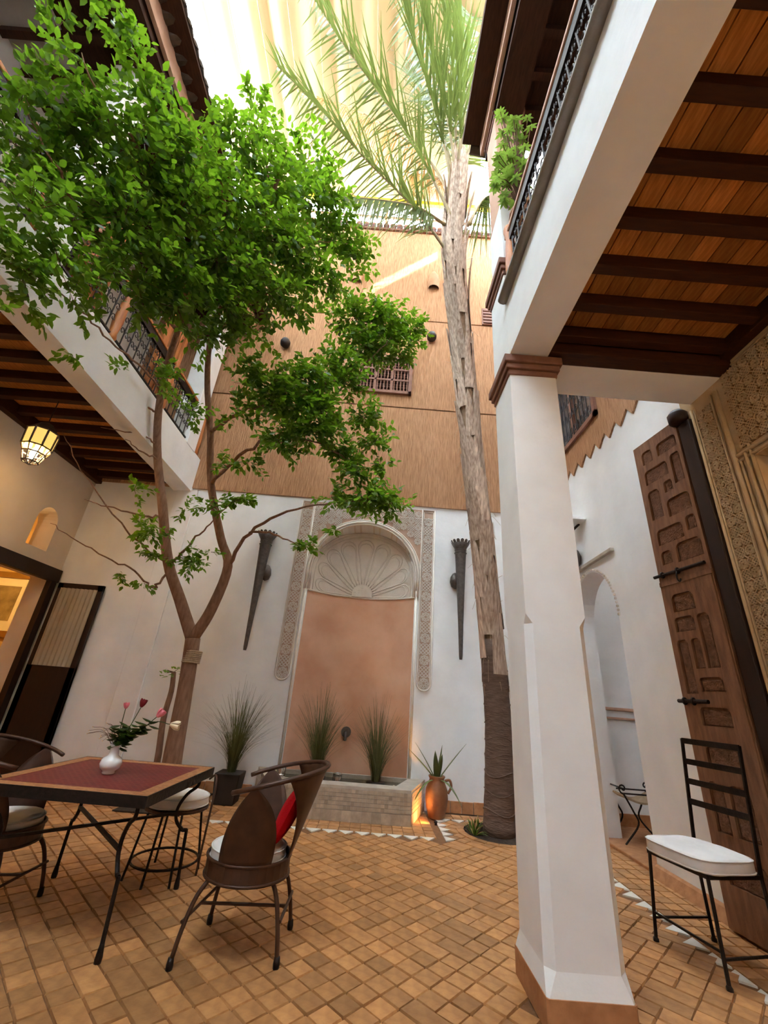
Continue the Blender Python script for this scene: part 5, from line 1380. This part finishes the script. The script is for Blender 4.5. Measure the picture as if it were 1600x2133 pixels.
BRANCH = [[(-2.093, 5.6, 2.861), (-1.796, 5.3, 3.271), (-1.233, 4.9, 3.464), (-0.597, 4.6, 3.516), (-0.185, 4.55, 3.528)], [(-2.483, 5.3, 3.945), (-1.974, 4.8, 4.163), (-1.363, 4.3, 4.187), (-0.771, 4.35, 4.136), (-0.276, 4.5, 3.893)], [(-2.557, 5.0, 4.631), (-1.945, 4.4, 4.568), (-1.384, 4.1, 4.537), (-0.875, 4.25, 5.015), (-0.307, 4.4, 5.714), (0.0, 4.45, 6.258)], [(-3.277, 4.9, 5.075), (-3.36, 4.4, 5.141), (-3.345, 3.8, 4.955), (-3.235, 3.2, 4.747), (-2.878, 2.5, 4.311), (-2.692, 2.1, 4.014)], [(-3.373, 5.0, 4.887), (-3.548, 4.8, 4.882), (-3.654, 4.4, 4.866), (-3.749, 3.9, 4.637)], [(-2.958, 5.6, 2.859), (-3.136, 5.3, 2.952), (-3.357, 5.0, 3.155), (-3.782, 4.6, 3.665), (-3.859, 4.2, 3.951)], [(-2.894, 5.62, 2.767), (-2.959, 5.5, 2.465), (-3.159, 5.3, 2.622), (-3.453, 5.1, 2.729), (-3.804, 4.9, 2.884), (-4.052, 4.8, 3.014)], [(-3.118, 5.5, 3.454), (-3.272, 5.3, 3.392), (-3.552, 5.1, 3.386), (-3.847, 4.9, 3.405)], [(-3.037, 4.3, 5.767), (-2.959, 3.4, 5.469), (-2.827, 2.5, 5.076), (-2.799, 2.0, 4.993), (-2.94, 1.75, 5.233)], [(-2.72, 3.8, 5.838), (-2.633, 2.6, 5.713), (-2.523, 1.9, 5.587), (-2.667, 1.6, 5.847)], [(-2.103, 3.6, 5.826), (-1.397, 3.3, 6.182), (-0.9, 3.5, 6.732)], [(-2.103, 3.6, 5.826), (-1.926, 2.8, 5.912), (-1.948, 2.4, 6.151), (-2.203, 2.15, 6.236)], [(-1.695, 3.1, 6.184), (-1.615, 2.85, 6.655), (-1.785, 2.6, 7.275)], [(-2.503, 4.2, 5.627), (-1.675, 3.5, 5.581), (-1.163, 3.5, 5.973)], [(-2.894, 5.6, 2.795), (-2.529, 5.3, 3.071), (-2.298, 5.2, 3.328), (-1.979, 5.0, 3.618)], [(-1.796, 5.3, 3.271), (-1.452, 5.0, 3.185), (-1.121, 4.7, 3.006), (-0.856, 4.6, 2.874)], [(-3.299, 5.25, 4.236), (-3.448, 5.1, 4.29), (-3.628, 4.9, 4.341)], [(-3.303, 5.2, 4.448), (-3.53, 5.0, 4.498), (-3.77, 4.6, 4.312)]]
SAPLING = [(-2.527, 5.95, 0.432), (-2.586, 5.95, 0.902), (-2.577, 5.95, 1.239), (-2.61, 5.95, 1.471)]
SAPBLOB= (-2.64, 5.9, 1.496)
PTRUNK = [(1.63, 5.85, -0.014), (1.649, 5.82, 0.685), (1.624, 5.75, 1.488), (1.477, 5.55, 3.002), (1.253, 5.25, 4.738), (1.054, 4.95, 6.3), (0.88, 4.65, 7.529), (0.794, 4.42, 8.371), (0.79, 4.2, 9.024), (0.791, 4.0, 9.598)]
FRONDS = [([(0.731, 4.5, 8.119), (0.417, 4.3, 8.381), (-0.011, 4.1, 8.741), (-0.759, 3.8, 9.248), (-1.509, 3.5, 9.875), (-2.275, 3.2, 10.407)], 0.5, 0), ([(0.712, 4.2, 8.627), (0.396, 4.0, 9.133), (-0.099, 3.7, 9.828), (-0.712, 3.4, 10.507), (-1.378, 3.0, 11.025), (-2.059, 2.6, 11.827)], 0.55, 0), ([(0.731, 4.1, 9.1), (0.466, 3.8, 10.139), (0.104, 3.4, 10.964), (-0.264, 3.0, 11.957), (-0.514, 2.6, 13.003)], 0.55, 0), ([(0.767, 4.0, 9.595), (0.674, 3.7, 10.547), (0.546, 3.3, 11.431), (0.364, 2.9, 12.706), (0.159, 2.5, 13.62)], 0.5, 0), ([(0.816, 4.0, 9.601), (0.851, 3.75, 10.696), (0.897, 3.5, 12.281), (0.917, 3.2, 14.211)], 0.5, 0), ([(0.893, 4.1, 9.53), (1.051, 4.0, 10.68), (1.195, 3.85, 11.851), (1.308, 3.7, 13.377), (1.359, 3.5, 15.226)], 0.45, 0), ([(0.652, 4.3, 8.535), (0.147, 4.0, 8.433), (-0.372, 3.8, 8.18), (-0.836, 3.6, 7.851), (-1.152, 3.5, 7.715)], 0.42, 2), ([(1.033, 4.4, 8.747), (1.251, 4.4, 9.373), (1.428, 4.4, 9.634), (1.639, 4.4, 9.563), (1.751, 4.4, 9.233)], 0.38, 2), ([(0.667, 4.2, 9.277), (0.532, 4.5, 10.232), (0.229, 4.8, 10.939), (-0.058, 5.0, 11.245)], 0.3, 3), ([(0.77, 4.1, 9.375), (0.562, 4.2, 10.901), (0.213, 4.3, 12.504), (-0.262, 4.2, 14.004), (-1.001, 4.1, 15.451)], 0.5, 0), ([(0.852, 4.1, 9.386), (1.025, 4.4, 10.754), (1.16, 4.5, 12.387), (1.246, 4.4, 14.178), (1.28, 4.2, 15.699)], 0.5, 0), ([(0.75, 4.2, 9.019), (0.276, 4.3, 10.44), (-0.581, 4.2, 11.233), (-1.342, 4.1, 11.568), (-1.882, 4.0, 11.583)], 0.45, 1), ([(0.751, 4.0, 9.316), (0.555, 3.6, 9.985), (0.239, 3.2, 10.91), (-0.038, 2.8, 11.847), (-0.268, 2.4, 12.584)], 0.5, 0), ([(0.791, 4.0, 9.321), (0.753, 3.6, 10.315), (0.69, 3.2, 11.326), (0.58, 2.8, 12.565)], 0.5, 0)]

def leaf_geom(fold=0.25, curl=0.15):
    # unit leaf along +x, width along y, normal z
    P = [(0, 0, 0), (0.32, 0.5, fold * 0.5), (0.32, 0, 0), (0.32, -0.5, fold * 0.5), (0.68, 0.38, fold * 0.38 - curl * 0.3), (0.68, 0, -curl * 0.3), (0.68, -0.38, fold * 0.38 - curl * 0.3), (1.0, 0, -curl)]
    Fc = [(0, 2, 1), (0, 3, 2), (1, 2, 5, 4), (2, 3, 6, 5), (4, 5, 7), (5, 6, 7)]
    return np.array(P), Fc
LG, LF = leaf_geom()
def frames(d, up):
    d = d / np.linalg.norm(d, axis=1, keepdims=True)
    s_ = np.cross(up, d); s_ /= np.maximum(np.linalg.norm(s_, axis=1, keepdims=True), 1e-6)
    n = np.cross(d, s_)
    return d, s_, n
def leaves_mesh(name, pos, d, s_, n, L_, W_, tint, material, parent, origin):
    V = pos[:, None, :] + d[:, None, :] * (LG[None, :, 0:1] * L_[:, None, None]) + s_[:, None, :] * (LG[None, :, 1:2] * W_[:, None, None]) + n[:, None, :] * (LG[None, :, 2:3] * W_[:, None, None])
    V = V - np.array(origin)
    N_ = len(pos); me = bpy.data.meshes.new(name)
    fs = []
    base = np.arange(N_) * 8
    loops = []; starts = []; totals = []
    for f in LF:
        pass
    allf = []
    for i in range(N_):
        o = i * 8
        for f in LF: allf.append(tuple(o + q for q in f))
    me.from_pydata(V.reshape(-1, 3).tolist(), [], allf)
    at_ = me.attributes.new('tint', 'FLOAT', 'FACE'); at_.data.foreach_set('value', np.repeat(tint, len(LF)).astype(np.float32))
    me.polygons.foreach_set('use_smooth', [True] * len(me.polygons))
    me.materials.append(MATS[material])
    return link(me, name, parent, kind='stuff')

# ---- ficus tree
TB = TRUNK[0]
tree = thing('ficus_tree', 'tall forked ficus tree with dense green crown beside the table', 'tree', TB)
m = MB(); m.tube(smoothpath(TRUNK, 5), [0.125 - 0.03 * min(1, k / 12) for k in range(len(TRUNK) * 5 - 4)], 12); m.build('trunk', 'bark', tree, smooth=True)
r_st = [(0.085, 0.02), (0.08, 0.02)]
for st, (ra, rb) in zip(STEMS, r_st):
    p = smoothpath(st, 5); n = len(p)
    m = MB(); m.tube(p, [ra + (rb - ra) * (k / (n - 1)) ** 0.8 for k in range(n)], 9); m.build('stem', 'bark', tree, smooth=True)
for bi, br in enumerate(BRANCH):
    p = smoothpath(br, 5); n = len(p)
    p = [q + Vector((rnd.gauss(0, 0.012), rnd.gauss(0, 0.012), rnd.gauss(0, 0.012))) if 0 < k < n - 1 else q for k, q in enumerate(p)]
    r0 = 0.028 if bi < 3 or 8 <= bi <= 13 else 0.018
    m = MB(); m.tube(p, [r0 + (0.004 - r0) * k / (n - 1) for k in range(n)], 6); m.build('branch', 'bark', tree, smooth=True)
    
m = MB()
for k in range(7): m.tube([(TRUNK[3][0] + 0.103 * math.cos(q * PI / 8) + 0.01 * k * 0.1, TRUNK[3][1] + 0.103 * math.sin(q * PI / 8), TRUNK[3][2] + 0.12 + 0.022 * k) for q in range(16)], 0.012, 5, closed=True)
m.build('rope_wrap', 'rope', tree, smooth=True, label='pale rope bound round the trunk')
pos = []; dirs = []; siz = []
tw = MB()
for bx, by, bz, br, dens in BLOBS:
    c = np.array((bx, by, bz))
    want = int(2.9 * PI * br * br / 0.0023 * dens) + 4
    per = 13
    ns = max(2, want // per)
    for k in range(ns):
        v = nrs.normal(size=3); v /= np.linalg.norm(v); v[2] = v[2] * 0.9 + 0.15
        st = c + v * br * nrs.uniform(0.0, 0.55) * np.array((1, 1, 0.9))
        L_ = min(0.34, max(0.12, br * nrs.uniform(0.6, 1.1)))
        dr_ = v * np.array((1, 1, 0.6)) + np.array((0, 0, 0.1)); dr_ /= np.linalg.norm(dr_)
        en = st + dr_ * L_ + np.array((0, 0, -0.05 * L_ / 0.3))
        if k % 3 == 0: tw.tube([c.tolist() if br < 0.3 else (c + (st - c) * 0.3).tolist(), st.tolist(), en.tolist()], [0.005, 0.003, 0.0015], 3, cap=False)
        side = np.cross(dr_, (0, 0, 1.0)); side /= max(1e-6, np.linalg.norm(side))
        for q in range(per):
            s_ = (q + nrs.rand()) / per
            p = st + (en - st) * s_ + nrs.normal(size=3) * 0.018
            sg = 1 if q % 2 else -1
            dd = dr_ * nrs.uniform(0.2, 0.8) + side * sg * nrs.uniform(0.3, 0.9) + np.array((0, 0, nrs.uniform(-0.75, 0.25))) + nrs.normal(size=3) * 0.22
            pos.append(p); dirs.append(dd); siz.append(nrs.uniform(0.06, 0.098))
tw.build('twigs', 'twig', tree, kind='stuff')
pos = np.array(pos); dirs = np.array(dirs); siz = np.array(siz)
keep = (pos[:, 0] > -3.40) & (pos[:, 1] < BW - 0.1)
pos, dirs, siz = pos[keep], dirs[keep], siz[keep]
upv = np.tile(np.array((0, 0, 1.0)), (len(pos), 1)) + nrs.normal(size=(len(pos), 3)) * 0.5
D_, S_, N_ = frames(dirs, upv)
tint = np.clip(nrs.normal(0.5, 0.25, len(pos)), 0, 1)
rel = pos - np.array((0, 0, CAM_H)); w_ = rel @ np.array(Fw); xs_ = 800 + CAM_F * (rel @ np.array(Rt)) / w_; yy_ = 1066.5 - CAM_F * (rel @ np.array(Up)) / w_
vis = (w_ > 0.3) & (xs_ > 5) & (xs_ < 1595) & (yy_ > 5) & (yy_ < 2128)
score = np.where(vis, siz / w_, -1)
order = np.argsort(-score); big_i = order[:300]; rest_i = order[300:]
leaves_mesh('foliage', pos[rest_i], D_[rest_i], S_[rest_i], N_[rest_i], siz[rest_i], siz[rest_i] * 0.5, tint[rest_i], 'ficus_leaf', tree, TB)
lv = []
for k in range(8):
    mm = MB(); mm.add([(p[0], p[1] * 0.5, p[2] * 0.5) for p in LG], LF, k / 7); oo = mm.build('leaf', 'ficus_leaf', smooth=True); lv.append(oo.data); bpy.data.objects.remove(oo)
for i in big_i:
    o = link(lv[int(tint[i] * 7.99)], 'leaf', tree)
    d, s_, n = D_[i] * siz[i], S_[i] * siz[i], N_[i] * siz[i]; p = pos[i] - np.array(TB)
    o.matrix_local = Matrix(((d[0], s_[0], n[0], p[0]), (d[1], s_[1], n[1], p[1]), (d[2], s_[2], n[2], p[2]), (0, 0, 0, 1)))
print('ficus leaves', len(pos))

# ---- sapling beside it
sap = thing('young_ficus', 'thin pruned sapling with one leafy tuft beside ficus trunk', 'sapling', (SAPLING[0][0] - 0.03, SAPLING[0][1], 0))
p = smoothpath([(SAPLING[0][0] - 0.03, SAPLING[0][1], 0)] + SAPLING, 4)
m = MB(); m.tube(p, [0.045 - 0.015 * k / len(p) for k in range(len(p))], 8); m.build('trunk', 'bark', sap, smooth=True)
for k in range(22):
    a = rnd.random() * 2 * PI; c = Vector(SAPLING[-1]) + Vector((0.13 * rnd.uniform(-1.4, 0.8), rnd.uniform(-0.1, 0.05), rnd.uniform(-0.06, 0.07)))
    L_ = rnd.uniform(0.06, 0.09); d = Vector((math.cos(a), math.sin(a), rnd.uniform(-0.6, 0.2))).normalized(); s_ = d.cross(Vector((0, 0.3, 1))).normalized(); n = s_.cross(d)
    o = link(lv[rnd.randrange(8)], 'leaf', sap); q = c - sap.location
    o.matrix_local = Matrix(((d.x * L_, s_.x * L_, n.x * L_, q.x), (d.y * L_, s_.y * L_, n.y * L_, q.y), (d.z * L_, s_.z * L_, n.z * L_, q.z), (0, 0, 0, 1)))
m = MB()
for k in range(6):
    m.tube([SAPLING[-1], Vector(SAPLING[-1]) + Vector((rnd.uniform(-0.18, 0.08), rnd.uniform(-0.1, 0.05), rnd.uniform(-0.02, 0.08)))], 0.004, 4)
m.build('twigs', 'twig', sap, kind='stuff')
m = MB(); m.box(-2.75, 5.62, 0.0, -2.0, BW - 0.02, 0.015); m.build('planting_bed', 'soil', bevel=0.02, label='strip of dark soil under the ficus and sapling', cat='soil', kind='structure')

# ---- palm
palm = thing('palm_tree', 'tall leaning palm with shaggy trunk in round floor bed', 'palm', (PTRUNK[0][0], PTRUNK[0][1], 0))
pp = smoothpath(PTRUNK, 6); n = len(pp)
def prad(z): return 0.185 - 0.025 * min(1, z / 1.2) if z < 1.8 else 0.15 + 0.045 * min(1, max(0, (z - 5) / 5))
m = MB(); lo = [p for p in pp if p.z < 2.2]
m.tube(lo, [prad(p.z) * (1 + 0.03 * (k % 2)) for k, p in enumerate(lo)], 16); m.build('trunk', 'palm_bark_low', palm, smooth=True)
m = MB()
for k in range(9):
    z = 0.25 + 0.19 * k; j = min(range(n), key=lambda i: abs(pp[i].z - z)); c = pp[j]
    m.tube([(c.x + (prad(z) + 0.004) * math.cos(q * PI / 10), c.y + (prad(z) + 0.004) * math.sin(q * PI / 10), z + 0.03 * math.sin(q * 0.7 + k)) for q in range(20)], 0.006, 4, closed=True)
m.build('ring_scars', 'palm_bark_low', palm)
hi = [p for p in pp if p.z >= 1.9]
m = MB(); m.tube(hi, [prad(p.z) * 0.86 for p in hi], 12); m.build('upper_trunk', 'palm_bark', palm, smooth=True)
def on_trunk(z):
    for i in range(n - 1):
        if pp[i].z <= z <= pp[i + 1].z:
            return pp[i].lerp(pp[i + 1], (z - pp[i].z) / max(1e-6, pp[i + 1].z - pp[i].z))
    return pp[-1]
zz = 1.55; k = 0
ztop = PTRUNK[-1][2]
while zz < ztop - 0.6:
    a = k * 2.399 + rnd.uniform(-0.2, 0.2); L_ = rnd.uniform(0.7, 1.35); w = rnd.uniform(0.05, 0.085)
    m = MB(); vs = []; Q = 6
    lift = (rnd.uniform(0.0, 0.02) if rnd.random() < 0.8 else rnd.uniform(0.03, 0.07)) * (1 + zz / 8)
    for q in range(Q + 1):
        s_ = q / Q; z = zz + L_ * s_; c = on_trunk(min(z, ztop)); r = prad(z) * 0.88 + lift * s_ ** 2 + 0.006
        ww = w * (1.35 - 0.85 * s_) * (0.25 if q == Q else 1)
        d = Vector((math.cos(a), math.sin(a), 0)); t_ = Vector((-d.y, d.x, 0)); aa = a + 0.03 * math.sin(q)
        for e in (-1, -0.35, 0.35, 1): vs.append(c + d * (r + (0.022 if abs(e) < 0.5 else 0.0)) + t_ * ww * e + Vector((0, 0, z - c.z)))
    m.add(vs, [(q * 4 + e, q * 4 + e + 1, q * 4 + 5 + e, q * 4 + 4 + e) for q in range(Q) for e in range(3)])
    m.build('leaf_base', 'palm_boot', palm)
    zz += 0.095; k += 1
m = MB()
for k in range(150):
    z = rnd.uniform(1.4, ztop); c = on_trunk(z); a = rnd.random() * 6.3; d = Vector((math.cos(a), math.sin(a), 0)); r = prad(z)
    e = c + d * (r + rnd.uniform(0.02, 0.14)) + Vector((0, 0, rnd.uniform(-0.22, 0.1)))
    m.tube(smoothpath([c + d * r * 0.9, c + d * (r + 0.03) + Vector((0, 0, 0.05)), e], 3), 0.0022, 3, cap=False)
m.build('fibres', 'rope', palm, kind='stuff')
def frond(path, LL, kind):
    p = smoothpath(path, 8); n = len(p)
    dry = kind in (1, 2, 3)
    m = MB(); m.tube(p, [0.030 - 0.025 * (k / (n - 1)) ** 0.7 for k in range(n)], 6)
    fo_ = m.build('frond', 'rachis', palm, smooth=True)
    m = MB()
    cum = 0; N_l = 66 if kind != 3 else 30
    for k in range(N_l):
        s_ = 0.20 + 0.80 * k / N_l if kind != 2 else 0.12 + 0.88 * k / N_l
        i = s_ * (n - 1); i0 = min(n - 2, int(i)); b0 = p[i0].lerp(p[i0 + 1], i - i0); T = (p[i0 + 1] - p[i0]).normalized()
        nrm = Vector((0.05, -0.40, 1.0)); side = T.cross(nrm).normalized(); up = side.cross(T).normalized()
        for sg in (-1, 1):
            for rep in range(1):
                L_ = 1.55 * LL * (0.45 + 0.75 * math.sin(PI * min(1, s_ * 0.85 + 0.12))) * rnd.uniform(0.75, 1.1)
                d = (side * sg * rnd.uniform(0.7, 1.0) + T * rnd.uniform(0.45, 0.85) + up * rnd.uniform(-0.45, 0.35)).normalized()
                drp = rnd.uniform(0.15, 0.4)
                if kind in (1, 2, 3): d = (side * sg * 0.35 + T * 0.3 + Vector((0, 0, -1)) * rnd.uniform(0.5, 1.1)).normalized(); drp = 0.5
                w = rnd.uniform(0.012, 0.020); sd = d.cross(nrm).normalized(); vs = []
                Q = 4
                for q in range(Q + 1):
                    t_ = q / Q; pt = b0 + d * L_ * t_ + Vector((0, 0, -drp * L_ * t_ * t_)); ww = w * (1 - 0.9 * t_ ** 2)
                    if pt.y > BW - 0.06: pt.y = BW - 0.06
                    vs += [pt - sd * ww, pt + sd * ww]
                m.add(vs, [(2 * q, 2 * q + 1, 2 * q + 3, 2 * q + 2) for q in range(Q)], rnd.random())
    m.build('leaflets', 'dry_leaf' if kind in (1, 3) else 'palm_leaf', fo_, kind='stuff')
for path, LL, kd in FRONDS: frond(path, LL, kd)

# round bed at its foot
bed = thing('palm_bed', 'round bed of dark soil cut into the floor for the palm', 'planting bed', (PALM[0], PALM[1], 0), kind='structure')
m = MB(); m.lathe([(0.005, 0.004), (0.42, 0.004)], 32, (PALM[0], PALM[1], 0)); m.lathe([(0.0, 0.02), (0.2, 0.03), (0.40, 0.004)], 32, (PALM[0], PALM[1], 0)); m.build('soil', 'soil', bed)
for k in range(22):
    a = 2 * PI * k / 22; c = Vector((PALM[0], PALM[1], 0)); d = Vector((math.cos(a), math.sin(a), 0)); t_ = Vector((-d.y, d.x, 0))
    m = MB(); hw0, hw1 = 0.42 * PI / 22 - 0.003, 0.50 * PI / 22 - 0.003
    lo_ = [c + d * 0.415 - t_ * hw0, c + d * 0.415 + t_ * hw0, c + d * 0.50 + t_ * hw1, c + d * 0.50 - t_ * hw1]
    m.add([(q.x, q.y, -0.01) for q in lo_] + [(q.x, q.y, 0.006) for q in lo_], [(7, 6, 5, 4), (0, 1, 5, 4), (1, 2, 6, 5), (2, 3, 7, 6), (3, 0, 4, 7)], rnd.random()); m.build('kerb_tile', 'tile', bed)
for k, (x, y, lab) in enumerate(((1.33, 5.80, 'small fleshy plant at the front of palm bed'), (1.36, 5.95, 'small fleshy plant at the middle left of palm bed'), (1.42, 6.08, 'small fleshy plant at the back left of palm bed'))):
    t = thing('succulent_plant', lab, 'plant', (x, y, 0.004), group='small plants in the palm bed')
    for q in range(16):
        a = rnd.random() * 6.3; d = (math.cos(a) * rnd.uniform(0.2, 1), math.sin(a) * rnd.uniform(0.2, 1), rnd.uniform(0.5, 1.2))
        m = MB(); blade(m, (x + 0.03 * math.cos(a), y + 0.03 * math.sin(a), 0.01), d, rnd.uniform(0.09, 0.2), rnd.uniform(0.012, 0.022), 0.3, 0.005, 4, rnd.random()); m.build('leaf', 'schefflera_leaf' if q % 3 else 'dry_leaf', t, smooth=True)

# ---- schefflera on the right gallery pedestal
sp_ = thing('schefflera_plant', 'leafy umbrella plant spilling from the upper right gallery', 'plant', (1.16, 2.62, 5.75))
m = MB()
cl = MB(); tips = []
for k in range(62):
    tgt = Vector((rnd.uniform(0.90, 1.26), rnd.uniform(2.45, 2.72), rnd.uniform(6.15, 7.95)))
    tgt.x += 0.12 * (tgt.z - 6.6) * 0.5
    tips.append(tgt)
    m.tube(smoothpath([(1.20, 2.64, 6.0), Vector((1.20, 2.64, 6.3)).lerp(tgt, 0.5) + Vector((0, 0, 0.08)), tgt], 4), 0.005, 4)
m.build('stems', 'twig', sp_, kind='stuff')
for tgt in tips:
    m = MB(); a0 = rnd.random() * 6; tilt = Vector((rnd.uniform(-0.4, 0.4), rnd.uniform(-0.6, 0.2), 1)).normalized(); qm = tilt.to_track_quat('Z', 'Y').to_matrix()
    for q in range(7):
        a = a0 + 2 * PI * q / 7; d = qm @ Vector((math.cos(a), math.sin(a), -0.25)); s_ = d.cross(tilt).normalized(); L_ = rnd.uniform(0.06, 0.095)
        m.add([tgt + d * L_ * p[0] + s_ * L_ * 0.42 * p[1] + tilt * L_ * 0.3 * p[2] for p in LG], LF, rnd.random())
    m.build('leaf_cluster', 'schefflera_leaf', sp_, smooth=True)
m = MB(); m.lathe([(0.10, 0), (0.13, 0.22), (0.15, 0.24), (0.15, 0.27), (0.12, 0.27)], 16, (1.19, 2.60, 5.73)); m.build('pot', 'clay', sp_, smooth=True)
